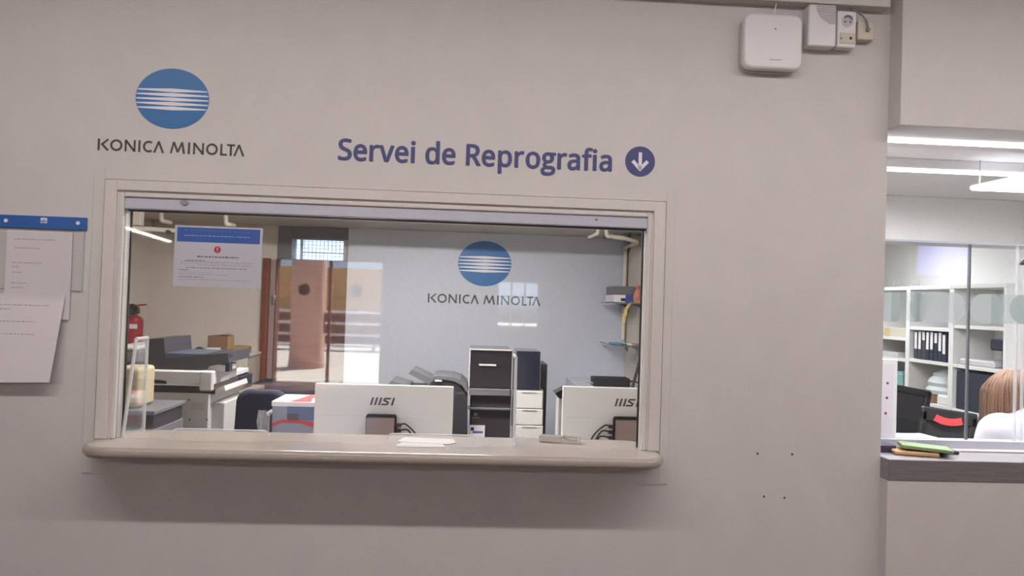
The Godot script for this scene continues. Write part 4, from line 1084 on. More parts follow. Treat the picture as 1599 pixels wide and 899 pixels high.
	for k in 5:
		var x := RR - 0.20 + 0.04 * k
		tag(obj("marker_pen", tube(mb(), [Vector3(x - 0.02, y2 + 0.009, -3.08), Vector3(x + 0.03, y2 + 0.009, -2.91)], 0.009, 8), mat(cols[k][0], 0.5)), cols[k][1] + " marker pen lying on the lowest glass shelf", "pen", "pens on the glass shelf")
	var so := thing("wall_socket_row", "pale row of power sockets on the wall under the glass shelves", "socket", Vector3(RR, 1.12, -3.15))
	obj("plate", box(mb(), Vector3(RR - 0.012, 1.11, -3.35), Vector3(RR, 1.20, -2.98), 0.002), M.old_white, so)
	for k in 4: obj("socket_well", lathe(mb(), Transform3D(Basis(Vector3.BACK, PI / 2), Vector3(RR - 0.012, 1.155, -3.31 + 0.09 * k)), [[0.0, 0.001], [0.025, 0.001], [0.028, 0.004], [0.03, 0]], 16), M.copier_white, so)

# ---------------------------------------------------------------- glass poster, dividers, things on the counter
func build_hatch_details() -> void:
	# notice on the glass
	var a := at(274, 354, -0.006); var b := at(406, 448, -0.006)
	var w := 0.297; var h := 0.21
	var rows := []
	for q in [[78, 220, 102, 6, 0.2], [38, 105, 117, 4, 0.25], [24, 268, 121, 4, 0.5], [24, 268, 128, 3, 0.55], [44, 250, 142, 4, 0.35], [18, 50, 150, 4, 0.3], [22, 130, 158, 3, 0.55], [22, 184, 165, 3, 0.5], [20, 104, 174, 4, 0.3], [22, 264, 183, 3, 0.5], [22, 40, 188, 3, 0.55]]:
		rows.append([q[0], q[1], q[2], q[3], Color(q[4], q[4], q[4] + 0.03)])
	rows.append([84, 262, 133, 3, Color(0.72, 0.42, 0.46)])
	var ground_tone := Color(0.75, 0.75, 0.80)
	var im := print_lines(297, 210, rows, ground_tone, 31).get_image()
	var blue := Color(0.20, 0.36, 0.66)
	var band := print_lines(281, 50, [[26, 250, 7, 5, Color(0.38, 0.44, 0.68)], [24, 246, 25, 4, Color(0.78, 0.82, 0.92)]], blue, 32).get_image()
	im.blit_rect(band, Rect2i(0, 0, 281, 50), Vector2i(8, 6))
	for y in range(66, 94):
		for x in range(132, 160):
			if Vector2(x - 145.5, y - 79.5).length() < 11.5: im.set_pixel(x, y, Color(0.72, 0.18, 0.28))
	im.fill_rect(Rect2i(144, 72, 3, 9), Color(0.95, 0.85, 0.88)); im.fill_rect(Rect2i(144, 83, 3, 3), Color(0.95, 0.85, 0.88))
	var pm := mat(Color.WHITE, 0.5); pm.albedo_texture = ImageTexture.create_from_image(im)
	var c := Vector3((a.x + b.x) / 2, (a.y + b.y) / 2, -0.0065)
	var ps := thing("glass_notice", "printed notice with blue header and red warning mark stuck on the hatch glass", "notice", c - Vector3(0, h / 2, 0))
	var t := Transform3D(Basis(), c)
	obj("sheet", tbox(mb(), t.translated(Vector3(0, 0, -0.0006)), Vector3(w, h, 0.0008)), M.paper, ps)
	sheet("print", t, w, h, pm, ps)
	# clear dividers on the counter, seen by their pale edges
	var names := [["clear acrylic divider with slanted front near the left jamb", 207], ["clear acrylic divider between the two service places", 803]]
	for k in 2:
		var x: float = at(names[k][1], 620, -0.1).x
		var o := thing("counter_divider", names[k][0], "divider", Vector3(x, Y0, -0.15))
		var front := -0.035; var back := -0.205
		var top: float = Y0 + (0.335 if k == 0 else 0.31)
		var pts := [Vector2(-front, Y0), Vector2(-front + 0.075, top), Vector2(-back, top), Vector2(-back, Y0)]
		if k == 1: pts[1] = Vector2(-front + 0.03, top)
		var poly := PackedVector2Array(pts)
		obj("sheet", prism(mb(), Transform3D(Basis(Vector3.UP, PI / 2), Vector3(x + 0.004, 0, 0)), poly, 0.008), M.acrylic, o)
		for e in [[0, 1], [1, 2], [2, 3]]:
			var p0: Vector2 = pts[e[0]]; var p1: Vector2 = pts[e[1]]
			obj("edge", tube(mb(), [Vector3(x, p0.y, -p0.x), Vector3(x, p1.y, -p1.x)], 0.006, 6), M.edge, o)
		obj("foot", box(mb(), Vector3(x - 0.004, Y0, back), Vector3(x + 0.05, Y0 + 0.006, back + 0.09)), M.acrylic, o)
	# loose sheets
	var i := 0
	for q in [[[622, 688], [632, 683], [708, 686], [712, 692], [700, 694], [622, 690]], [[620, 694], [628, 690], [690, 692], [696, 699], [618, 698]]]:
		var poly := PackedVector2Array()
		for v in q:
			var d := at(v[0], v[1], 0) - EYE
			var p := EYE + d * ((Y0 - EYE.y) / d.y)
			poly.append(Vector2(p.x, -p.z))
		var o := obj("loose_sheet", prism(mb(), Transform3D(Basis(Vector3.RIGHT, -PI / 2), Vector3(0, Y0 + 0.0018 - 0.0006 * i, 0)), poly, 0.001), M.sheet_grey)
		tag(o, ["white loose sheet nearer the slot on the hatch counter", "white loose sheet nearer the counter's front edge"][i], "paper", "loose sheets on the counter")
		i += 1
	# stapler
	var d0 := at(842, 688, 0) - EYE; var s0 := EYE + d0 * ((Y0 - EYE.y) / d0.y)
	var d1 := at(906, 692, 0) - EYE; var s1 := EYE + d1 * ((Y0 - EYE.y) / d1.y)
	var mid := (s0 + s1) / 2; var yaw := atan2(-(s1 - s0).z, (s1 - s0).x)
	var L := (s1 - s0).length()
	var sp := thing("hole_punch", "shiny metal desk tool lying on the hatch counter", "tool", Vector3(mid.x, Y0, mid.z))
	var ts := Transform3D(Basis(Vector3.UP, yaw), Vector3(mid.x, Y0, mid.z))
	obj("grip", tbox(mb(), ts * Transform3D(Basis(), Vector3(-L * 0.22, 0.011, 0)), Vector3(L * 0.55, 0.022, 0.045), 0.003), M.chrome, sp)
	var pr := PackedVector2Array([Vector2(L * 0.02, 0.004), Vector2(L * 0.08, 0.021), Vector2(L * 0.16, 0.012), Vector2(L * 0.42, 0.006), Vector2(L * 0.5, 0.012), Vector2(L * 0.5, 0.0), Vector2(L * 0.02, 0.0)])
	obj("jaw", prism(mb(), ts * Transform3D(Basis(), Vector3(0, 0.0005, 0.022)), pr, 0.044), M.chrome, sp)
	obj("lever", tbox(mb(), ts * Transform3D(Basis(Vector3.BACK, -0.05), Vector3(L * 0.27, 0.021, -0.004)), Vector3(L * 0.42, 0.004, 0.032), 0.0015), M.chrome, sp)
	obj("pivot", tube(mb(), [ts * Vector3(L * 0.47, 0.016, -0.02), ts * Vector3(L * 0.47, 0.016, 0.02)], 0.006), M.chrome, sp)

# ---------------------------------------------------------------- office beside the hatch
const OX := 2.751
func build_office() -> void:
	var cy := at(1500, 719, 0.05).y       # steel top
	var R := 8.0
	var bk := at(1403, 195, 0.08).y       # underside of the bulkhead
	struct("wall_bulkhead", box(mb(), Vector3(OX, bk, -0.27), Vector3(R, 3.0, 0.08), 0.002), M.wall, "bulkhead above the office counter")
	var lowx := OX
	struct("wall_counter", box(mb(), Vector3(lowx, 0, -0.25), Vector3(R, cy - 0.075, 0.05)), M.wall, "low wall under the steel counter")
	struct("wall_office_right", box(mb(), Vector3(5.35, 0, -5.0), Vector3(5.5, 2.8, -0.25)), M.shelf_white)
	struct("wall_office_jamb", box(mb(), Vector3(5.35, cy - 0.075, -0.27), Vector3(R, bk, 0.05)), M.wall)
	struct("wall_office_back", box(mb(), Vector3(OX, 0, -5.2), Vector3(5.5, 2.8, -5.0)), M.shelf_white)
	var H := at(1490, 309, -2.3).y
	struct("ceiling_office", box(mb(), Vector3(OX, H, -5.2), Vector3(5.5, H + 0.15, -0.27)), M.ceiling)
	var bb := at(1490, 379, -2.3).y
	struct("trim_3", box(mb(), Vector3(OX, bb, -2.6), Vector3(5.35, H, -2.3), 0.003), M.shelf_white, "white downstand beam inside the office")
	# steel counter
	var ct := thing("steel_counter", "brushed steel counter top of the office beside the hatch", "counter", Vector3(4.0, cy - 0.075, -0.1))
	obj("top", box(mb(), Vector3(OX, cy - 0.075, -0.25), Vector3(5.35, cy, 0.053), 0.0025), M.steel, ct)
	# glass screen
	var zg := -0.17
	var gt := at(1450, 379, zg).y
	var x1 := at(1511, 540, zg).x; var x2 := at(1597, 540, zg).x
	var gs := thing("office_glass_screen", "frameless glass screen with frosted pill shapes on the steel counter", "glass screen", Vector3(4.0, cy, zg))
	obj("base_rail", box(mb(), Vector3(OX, cy, zg - 0.03), Vector3(5.35, at(1500, 686, zg).y, zg + 0.02), 0.002), M.alu, gs)
	obj("sill_strip", box(mb(), Vector3(OX, cy, zg + 0.02), Vector3(5.35, cy + 0.008, zg + 0.05), 0.002), M.frame, gs)
	var gy := at(1500, 686, zg).y
	var xs := [OX + 0.004, x1 - 0.002, x1 + 0.002, x2 - 0.003, x2 + 0.003, 5.345]
	for k in 3:
		obj("pane", box(mb(), Vector3(xs[k * 2], gy, zg - 0.005), Vector3(xs[k * 2 + 1], gt, zg + 0.005)), M.glass, gs)
	obj("joint", box(mb(), Vector3(x1 - 0.0035, gy, zg - 0.0055), Vector3(x1 + 0.0035, gt, zg + 0.0055)), mat(Color(0.42, 0.44, 0.47), 0.4), gs)
	for q in [x2 - 0.028, x2]:
		obj("pane_edge", box(mb(), Vector3(q - 0.003, gy, zg - 0.006), Vector3(q + 0.003, gt, zg + 0.006)), M.edge, gs)
	obj("top_channel", box(mb(), Vector3(OX, gt, zg - 0.008), Vector3(x1 + 0.35, gt + 0.008, zg + 0.008)), M.alu, gs)
	var k := 0
	for q in [[1330, 455, 1404, 501], [1419, 455, 1447, 502], [1428, 456, 1506, 503], [1513, 459, 1565, 505], [1575, 460, 1650, 506]]:
		var r := rect(q[0], q[1], q[2], q[3], zg)
		var x0: float = max(r.position.x, OX + 0.004)
		var ww := r.end.x - x0
		obj("frosted_pill", slab(mb(), Transform3D(Basis(), Vector3(x0 + ww / 2, r.get_center().y, zg + 0.0062 + 0.0002 * k)), ww, r.size.y, r.size.y * 0.47 if q[0] > 1400 else 0.02, 0.0008, 0.0002, 10), M.frost, gs)
		k += 1
	for q in [[1392, 456, 1436, 501], [1548, 460, 1600, 505]]:
		obj("frosted_band", bpx(mb(), q[0], q[1], q[2], q[3], zg + 0.0085, 0.0006), frosted(Color(0.72, 0.78, 0.78), 0.3), gs)
	letters(gs, "e la", at(1390, 450, zg) + Vector3(0, 0, 0.0065), 0.045, at(1437, 450, zg).x - at(1390, 450, zg).x, M.frost_faint, 0.0, 400)
	var dm := at(1593, 412, zg)
	tag(obj("speech_unit", lathe(mb(), Transform3D(Basis(), dm + Vector3(0, -0.005, 0.03)), [[0.02, 0], [0.02, 0.008], [0.016, 0.018], [0.008, 0.024], [0, 0.025], ], 20), M.black), "small dark domed unit fixed to the office glass", "device")
	# lamps
	var l1 := at(1490, 217, -0.11)
	lamp_line("soffit_light_line", "continuous light line set in the soffit over the steel counter", Vector3(OX + 0.02, bk - 0.004, -0.12), Vector3(5.3, bk - 0.004, -0.12), 0.035, 2.4, 3.0, Color(0.97, 0.98, 1.0), "", true)
	var z2 := -1.13
	lamp_line("office_light_line", "long light line on the office ceiling behind the soffit light", Vector3(OX + 0.05, H - 0.052, z2), Vector3(at(1594, 258, z2).x, H - 0.052, z2), 0.05, 7.0, 3.0, Color(0.97, 0.98, 1.0))
	lamp_line("office_light_line", "added unseen light line on the office ceiling behind the downstand beam", Vector3(OX + 0.2, H - 0.052, -3.6), Vector3(4.9, H - 0.052, -3.6), 0.05, 4.0, 3.0, Color(0.97, 0.98, 1.0))  # extra lamp, out of view, added to brighten the office past the beam
	var pl := at(1515, 297, -1.1)
	var py := pl.y
	var pa := thing("hanging_light_panel", "square glowing light panel hung on wires in the office", "light", Vector3(pl.x + 0.3, py, -0.9))
	obj("frame", box(mb(), Vector3(pl.x, py + 0.002, -1.1), Vector3(pl.x + 0.6, py + 0.022, -0.68), 0.002), M.white, pa)
	obj("diffuser", box(mb(), Vector3(pl.x + 0.006, py - 0.002, -1.094), Vector3(pl.x + 0.594, py + 0.002, -0.686)), glow(Color(0.97, 0.98, 1.0), 2.5), pa)
	for q in [[0.03, -1.07], [0.57, -1.07], [0.03, -0.71], [0.57, -0.71]]:
		obj("hanger_wire", tube(mb(), [Vector3(pl.x + q[0], py + 0.02, q[1]), Vector3(pl.x + q[0], H, q[1])], 0.002, 6), M.steel, pa)
	var al := AreaLight3D.new(); al.name = "panel_glow"; al.area_size = Vector2(0.58, 0.4); al.light_energy = 1.1; al.light_color = Color(0.97, 0.98, 1.0); al.shadow_enabled = true; al.area_range = 30
	pa.add_child(al); al.transform = Transform3D(Basis(Vector3.RIGHT, -PI / 2), Vector3(0, -0.006, 0.01))

# bookcase on the right office wall, open towards -x, from z0 (far) to z1 (near)
const SX := 5.0
func bookcase(label: String, z0: float, z1: float, levels: Array) -> Node3D:
	var o := thing("bookcase", label, "bookcase", Vector3(5.17, 0, (z0 + z1) / 2), "bookcases along the office wall")
	var top := 1.79
	for z in [z0, z1 - 0.028]:
		obj("side", box(mb(), Vector3(SX, 0, z), Vector3(5.345, top, z + 0.028), 0.002), M.shelf_white, o)
	obj("back", box(mb(), Vector3(5.335, 0.02, z0 + 0.02), Vector3(5.348, top - 0.02, z1 - 0.02)), M.shelf_white, o)
	obj("top", box(mb(), Vector3(SX - 0.004, top, z0), Vector3(5.345, top + 0.03, z1), 0.002), M.shelf_white, o)
	for y in levels:
		obj("shelf", box(mb(), Vector3(SX + 0.004, y - 0.026, z0 + 0.028), Vector3(5.335, y, z1 - 0.028), 0.002), M.shelf_white, o)
	return o

func swivel_chair(label: String, back_px: Array, z: float, height: float, red: bool) -> void:
	var r := rect(back_px[0], back_px[1], back_px[2], 700, z)
	var cx := r.get_center().x; var w := r.size.x
	var top := r.end.y; var low := top - height
	var o := thing("swivel_chair", label, "chair", Vector3(cx, 0, z - 0.2))
	var tilt := Transform3D(Basis(Vector3.BACK, -0.12 if red else -0.16), Vector3(cx, (top + low) / 2, z))
	var bar := 0.035
	obj("back_frame", tbox(mb(), tilt * Transform3D(Basis(), Vector3(-w / 2, 0, 0)), Vector3(bar, height, 0.035), 0.008), M.black, o)
	obj("back_frame", tbox(mb(), tilt * Transform3D(Basis(), Vector3(w / 2, 0, 0)), Vector3(bar * 1.3, height, 0.035), 0.008), M.black, o)
	obj("back_frame", tbox(mb(), tilt * Transform3D(Basis(), Vector3(0, height / 2 - 0.02, 0)), Vector3(w + bar, 0.05 if not red else 0.085, 0.035), 0.008), M.black, o)
	obj("back_frame", tbox(mb(), tilt * Transform3D(Basis(), Vector3(0, -height / 2 + 0.02, 0)), Vector3(w + bar, 0.04, 0.035), 0.008), M.black, o)
	obj("mesh_panel", tbox(mb(), tilt, Vector3(w, height - 0.05, 0.01)), M.mesh_black, o)
	if red:
		var st := mb()
		arc(st, tilt * Transform3D(Basis(), Vector3(-0.01, height / 2 + 0.17, 0.024)), Vector2.ZERO, 0.24, 0.24, 248, 292, 0.042, 0.014, 12)
		obj("lumbar_grip", st, M.red_soft, o).set_meta("label", "red grip on the backrest")
	obj("seat", slab(mb(), Transform3D(Basis(Vector3.RIGHT, -PI / 2), Vector3(cx, 0.47, z - 0.28)), w + 0.14, 0.46, 0.08, 0.07, 0.03), M.mesh_black, o)
	obj("back_bar", box(mb(), Vector3(cx - 0.03, 0.42, z - 0.03), Vector3(cx + 0.03, low + 0.06, z - 0.005)), M.black, o)
	obj("gas_column", tube(mb(), [Vector3(cx, 0.08, z - 0.26), Vector3(cx, 0.44, z - 0.26)], 0.028), M.black, o)
	for k in 5:
		var g := TAU * k / 5.0 + 0.3
		var tip := Vector3(cx + cos(g) * 0.27, 0.07, z - 0.26 + sin(g) * 0.27)
		var leg := obj("leg", tube(mb(), [Vector3(cx, 0.1, z - 0.26), tip], 0.02), M.black, o)
		obj("castor", lathe(mb(), Transform3D(Basis(Vector3.BACK, PI / 2), Vector3(tip.x, 0.028, tip.z)), [[0, -0.02], [0.028, -0.02], [0.028, 0.02], [0, 0.02]], 14), M.black, leg)

func build_office_things() -> void:
	var cy := at(1500, 719, 0.05).y
	# bookcases; bays end where the photo shows the uprights
	var zs := [EYE.z - 6.95, EYE.z - 6.36, EYE.z - 5.77, EYE.z - 5.16]
	bookcase("white bookcase with a tea-coloured bag, standing farthest along the office wall", zs[0], zs[1], [0.1, 0.5, 0.87, 1.20, 1.38])
	bookcase("white bookcase holding the row of binders", zs[1], zs[2], [0.1, 0.5, 0.87, 1.21, 1.48])
	bookcase("white bookcase holding a dark carton, behind the seated person", zs[2], zs[3], [0.1, 0.5, 0.87, 1.21, 1.51])
	var g := RandomNumberGenerator.new(); g.seed = 5
	for k in 8:
		var z: float = zs[1] + 0.075 + 0.055 * k
		var lean: float = g.randf_range(-0.02, 0.02)
		var h: float = [0.235, 0.24, 0.24, 0.238, 0.24, 0.236, 0.24, 0.225][k]
		var dark := k >= 3
		var o := thing("ring_binder", "%s ring binder with %s white spine label, %s of its row from the far upright" % ["navy" if dark else "charcoal", "short" if k in [2, 5] else "long", ["first", "second", "third", "fourth", "fifth", "sixth", "seventh", "last"][k]], "binder", Vector3(SX + 0.17, 1.21, z), "ring binders on the office shelf")
		var t := Transform3D(Basis(Vector3.RIGHT, lean), Vector3(SX + 0.16, 1.21 + h / 2 + 0.003, z))
		obj("cover", tbox(mb(), t, Vector3(0.26, h, 0.048), 0.002), M.navy if dark else M.copier_dark, o)
		var lh: float = [0.14, 0.145, 0.07, 0.14, 0.14, 0.08, 0.145, 0.15][k]
		obj("spine_label", tbox(mb(), t * Transform3D(Basis(), Vector3(-0.1305, h / 2 - lh / 2 - 0.012, 0)), Vector3(0.002, lh, 0.033)), M.white, o)
	# bagged goods and boxes
	var bag := mb()
	var prof := []
	for i in 11:
		var a := PI * i / 20.0
		prof.append([0.16 * cos(a) + 0.012 * sin(i * 2.3), 0.20 * sin(a)])
	lathe(bag, Transform3D(Basis().scaled(Vector3(0.75, 1, 1.1)), Vector3(SX + 0.14, 0.87 + 0.075, (zs[1] + zs[2]) / 2 + 0.02)), prof, 14)
	tag(obj("plastic_bag", bag, M.bag), "crumpled clear plastic bag in the bookcase under the binders", "bag")
	var cbz: float = zs[1] + 0.15
	tag(obj("kraft_box", box(mb(), Vector3(SX + 0.005, 0.87, cbz - 0.09), Vector3(SX + 0.25, 0.945, cbz + 0.19), 0.003), M.tan), "brown kraft box lying under the plastic bag", "box")
	tag(obj("white_tub", box(mb(), Vector3(SX + 0.02, 0.87, zs[2] - 0.2), Vector3(SX + 0.26, 0.95, zs[2] - 0.04), 0.012), M.shelf_white), "pale tub beside the brown kraft box", "tub")
	tag(obj("teal_bag", box(mb(), Vector3(SX + 0.04, 0.87, zs[0] + 0.1), Vector3(SX + 0.28, 1.08, zs[0] + 0.42), 0.03), mat(Color(0.50, 0.66, 0.66), 0.6)), "pale teal bag in the farthest bookcase", "bag")
	tag(obj("folder_pile", box(mb(), Vector3(SX + 0.03, 1.20, zs[0] + 0.08), Vector3(SX + 0.3, 1.245, zs[0] + 0.4), 0.006), M.copier_white), "flat pile of pale folders in the farthest bookcase", "folders")
	var tc := thing("tea_carton", "cream carton with a yellow end on the farthest bookcase shelf", "carton", Vector3(SX + 0.1, 1.38, zs[0] + 0.3))
	obj("carton", box(mb(), Vector3(SX + 0.02, 1.38, zs[0] + 0.2), Vector3(SX + 0.24, 1.46, zs[0] + 0.52), 0.003), M.old_white, tc)
	obj("yellow_end", box(mb(), Vector3(SX + 0.017, 1.382, zs[0] + 0.2), Vector3(SX + 0.021, 1.458, zs[0] + 0.28)), M.yellow, tc)
	var dz: float = zs[2]
	tag(obj("dark_carton", box(mb(), Vector3(SX + 0.02, 0.87, dz + 0.05), Vector3(SX + 0.3, 1.16, dz + 0.5), 0.003), M.navy), "large dark carton in the bookcase behind the seated person", "carton")
	tag(obj("paper_pile", tbox(mb(), Transform3D(Basis(Vector3.UP, 0.06), Vector3(SX + 0.14, 1.235, dz + 0.26)), Vector3(0.24, 0.05, 0.36), 0.012), M.copier_white), "untidy pile of papers above the dark carton", "papers")
	tag(obj("green_folder", tbox(mb(), Transform3D(Basis(Vector3.UP, 0.1), Vector3(SX + 0.09, 1.2195, dz + 0.14)), Vector3(0.12, 0.012, 0.12), 0.003), mat(Color(0.3, 0.4, 0.36), 0.6)), "dark green folder poking out beside the pile of papers", "folder")
	var dv := thing("desk_microphone", "dark stand with a ribbed head on the bookcase shelf", "device", Vector3(SX + 0.1, 1.21, dz + 0.47))
	obj("stem", tube(mb(), [Vector3(SX + 0.08, 1.21, dz + 0.50), Vector3(SX + 0.08, 1.36, dz + 0.50)], 0.022), M.navy, dv)
	obj("head", box(mb(), Vector3(SX + 0.03, 1.34, dz + 0.40), Vector3(SX + 0.13, 1.42, dz + 0.54), 0.012), M.navy, dv)
	# desks inside
	var wt := obj("inner_worktop", box(mb(), Vector3(OX, 0.98, -0.5), Vector3(5.35, 1.02, -0.25), 0.003), M.shelf_white)
	tag(wt, "white inner worktop behind the office glass", "worktop")
	var pp := obj("white_papers", tbox(mb(), Transform3D(Basis(Vector3.UP, 0.1), Vector3(at(1422, 680, -0.4).x, 1.045, -0.37)), Vector3(0.2, 0.05, 0.2), 0.004), M.white)
	tag(pp, "stack of white paper on the inner worktop", "papers")
	var rb := rect(1350, 560, 1401, 680, -0.32)
	var bd := thing("framed_board", "white framed board with red marks leaning behind the office glass", "board", Vector3(rb.get_center().x, 1.02, -0.33))
	var bx0: float = max(rb.position.x, OX + 0.004)
	obj("frame", box(mb(), Vector3(bx0, 1.02, -0.345), Vector3(rb.end.x, rb.end.y, -0.32), 0.003), M.white, bd)
	obj("panel", box(mb(), Vector3(bx0 + 0.002, 1.05, -0.322), Vector3(rb.end.x - 0.018, rb.end.y - 0.018, -0.318)), M.paper, bd)
	for q in [[1386, 598], [1385, 621], [1383, 645]]:
		obj("red_mark", disc(mb(), at(q[0], q[1], -0.3175), 0.0055, 0.005, 0.001, 14), M.red, bd)
	# on the steel top
	var zi := -0.08
	var dbx := rect(1381, 690, 1400, 703, zi)
	tag(obj("dark_card_box", box(mb(), Vector3(OX + 0.005, cy, zi - 0.06), Vector3(dbx.end.x, cy + 0.026, zi), 0.002), mat(Color(0.25, 0.22, 0.33), 0.6)), "small dark card box at the wall end of the steel counter", "box")
	var e0 := at(1425, 700, zi)
	tag(obj("orange_envelope", tbox(mb(), Transform3D(Basis(Vector3.UP, -0.25), Vector3(e0.x - 0.01, cy + 0.008, zi + 0.02)), Vector3(0.15, 0.014, 0.10), 0.003), M.orange_paper), "orange envelope lying under the green booklets on steel", "envelope")
	var g0 := at(1438, 694, zi)
	tag(obj("green_booklet", tbox(mb(), Transform3D(Basis(Vector3.UP, -0.35) * Basis(Vector3.BACK, -0.05), Vector3(g0.x + 0.0, cy + 0.026, zi + 0.025)), Vector3(0.17, 0.013, 0.10), 0.002), M.green_paper), "green booklet stack lying askew on the steel counter", "booklet")
	var k0 := at(1470, 700, zi)
	tag(obj("dark_leaflet", tbox(mb(), Transform3D(Basis(Vector3.UP, -0.1), Vector3(k0.x, cy + 0.007, zi - 0.02)), Vector3(0.12, 0.012, 0.07), 0.002), M.copier_dark), "dark leaflets sticking out from under the green booklet", "leaflet")
	swivel_chair("black mesh swivel chair beside the framed board", [1348, 601, 1441], -2.9, 0.55, false)
	swivel_chair("black swivel chair with a red grip on its backrest", [1436, 645, 1514], -1.75, 0.40, true)
	build_person()

# ---------------------------------------------------------------- seated person
func field_mesh(bones: Array, cell: float, blend: float) -> ArrayMesh:   # bones: [a, b, ra, rb]; surface nets over smooth union of tapered capsules
	var lo := Vector3.ONE * 1e9; var hi := -Vector3.ONE * 1e9
	for b in bones:
		var rm: float = max(b[2], b[3]) + cell * 2 + blend * 0.5
		for p in [b[0], b[1]]:
			lo = lo.min(p - Vector3.ONE * rm); hi = hi.max(p + Vector3.ONE * rm)
	var n := Vector3i(((hi - lo) / cell).ceil()) + Vector3i.ONE
	var f := PackedFloat32Array(); f.resize(n.x * n.y * n.z); f.fill(1.0)
	for b in bones:
		var rm: float = max(b[2], b[3]) + cell * 2 + blend
		var l := Vector3i(((b[0].min(b[1]) - Vector3.ONE * rm - lo) / cell).floor()).clamp(Vector3i.ZERO, n - Vector3i.ONE)
		var h := Vector3i(((b[0].max(b[1]) + Vector3.ONE * rm - lo) / cell).ceil()).clamp(Vector3i.ZERO, n - Vector3i.ONE)
		var a: Vector3 = b[0]; var ab: Vector3 = b[1] - b[0]
		var ll: float = max(ab.length_squared(), 1e-9)
		for z in range(l.z, h.z + 1):
			for y in range(l.y, h.y + 1):
				for x in range(l.x, h.x + 1):
					var p := lo + Vector3(x, y, z) * cell
					var s: float = clamp((p - a).dot(ab) / ll, 0.0, 1.0)
					var d: float = p.distance_to(a + ab * s) - lerp(b[2], b[3], s)
					var i := x + n.x * (y + n.y * z)
					var o := f[i]
					var k: float = max(blend - abs(o - d), 0.0) / blend
					f[i] = min(o, d) - k * k * blend * 0.25
	var verts := PackedVector3Array(); var norms := PackedVector3Array(); var idx := PackedInt32Array()
	var cellv := {}
	var sx := 1; var sy := n.x; var sz := n.x * n.y
	for z in n.z - 1:
		for y in n.y - 1:
			for x in n.x - 1:
				var i := x + sy * y + sz * z
				var c := [f[i], f[i + sx], f[i + sy], f[i + sx + sy], f[i + sz], f[i + sx + sz], f[i + sy + sz], f[i + sx + sy + sz]]
				var inside := 0
				for v in c: if v < 0: inside += 1
				if inside == 0 or inside == 8: continue
				var sum := Vector3.ZERO; var cnt := 0
				for e in [[0, 1], [2, 3], [4, 5], [6, 7], [0, 2], [1, 3], [4, 6], [5, 7], [0, 4], [1, 5], [2, 6], [3, 7]]:
					var va: float = c[e[0]]; var vb: float = c[e[1]]
					if (va < 0) != (vb < 0):
						var t := va / (va - vb)
						sum += Vector3(e[0] & 1, (e[0] >> 1) & 1, e[0] >> 2).lerp(Vector3(e[1] & 1, (e[1] >> 1) & 1, e[1] >> 2), t); cnt += 1
				cellv[i] = verts.size()
				verts.append(lo + (Vector3(x, y, z) + sum / cnt) * cell)
				norms.append(Vector3(c[1] + c[3] + c[5] + c[7] - c[0] - c[2] - c[4] - c[6], c[2] + c[3] + c[6] + c[7] - c[0] - c[1] - c[4] - c[5], c[4] + c[5] + c[6] + c[7] - c[0] - c[1] - c[2] - c[3]).normalized())
	for z in range(1, n.z - 1):
		for y in range(1, n.y - 1):
			for x in range(1, n.x - 1):
				var i := x + sy * y + sz * z
				for q in [[sx, sy, sz], [sy, sz, sx], [sz, sx, sy]]:
					if (f[i] < 0) == (f[i + q[0]] < 0): continue
					var v := [i, i - q[1], i - q[1] - q[2], i - q[2]]
					if not (cellv.has(v[0]) and cellv.has(v[1]) and cellv.has(v[2]) and cellv.has(v[3])): continue
					var w := [cellv[v[0]], cellv[v[1]], cellv[v[2]], cellv[v[3]]]
					if f[i] < 0: w = [w[0], w[3], w[2], w[1]]
					idx.append_array(PackedInt32Array([w[0], w[1], w[2], w[0], w[2], w[3]]))
	var arr := []; arr.resize(Mesh.ARRAY_MAX)
	arr[Mesh.ARRAY_VERTEX] = verts; arr[Mesh.ARRAY_NORMAL] = norms; arr[Mesh.ARRAY_INDEX] = idx
	var me := ArrayMesh.new(); me.add_surface_from_arrays(Mesh.PRIMITIVE_TRIANGLES, arr)
	return me

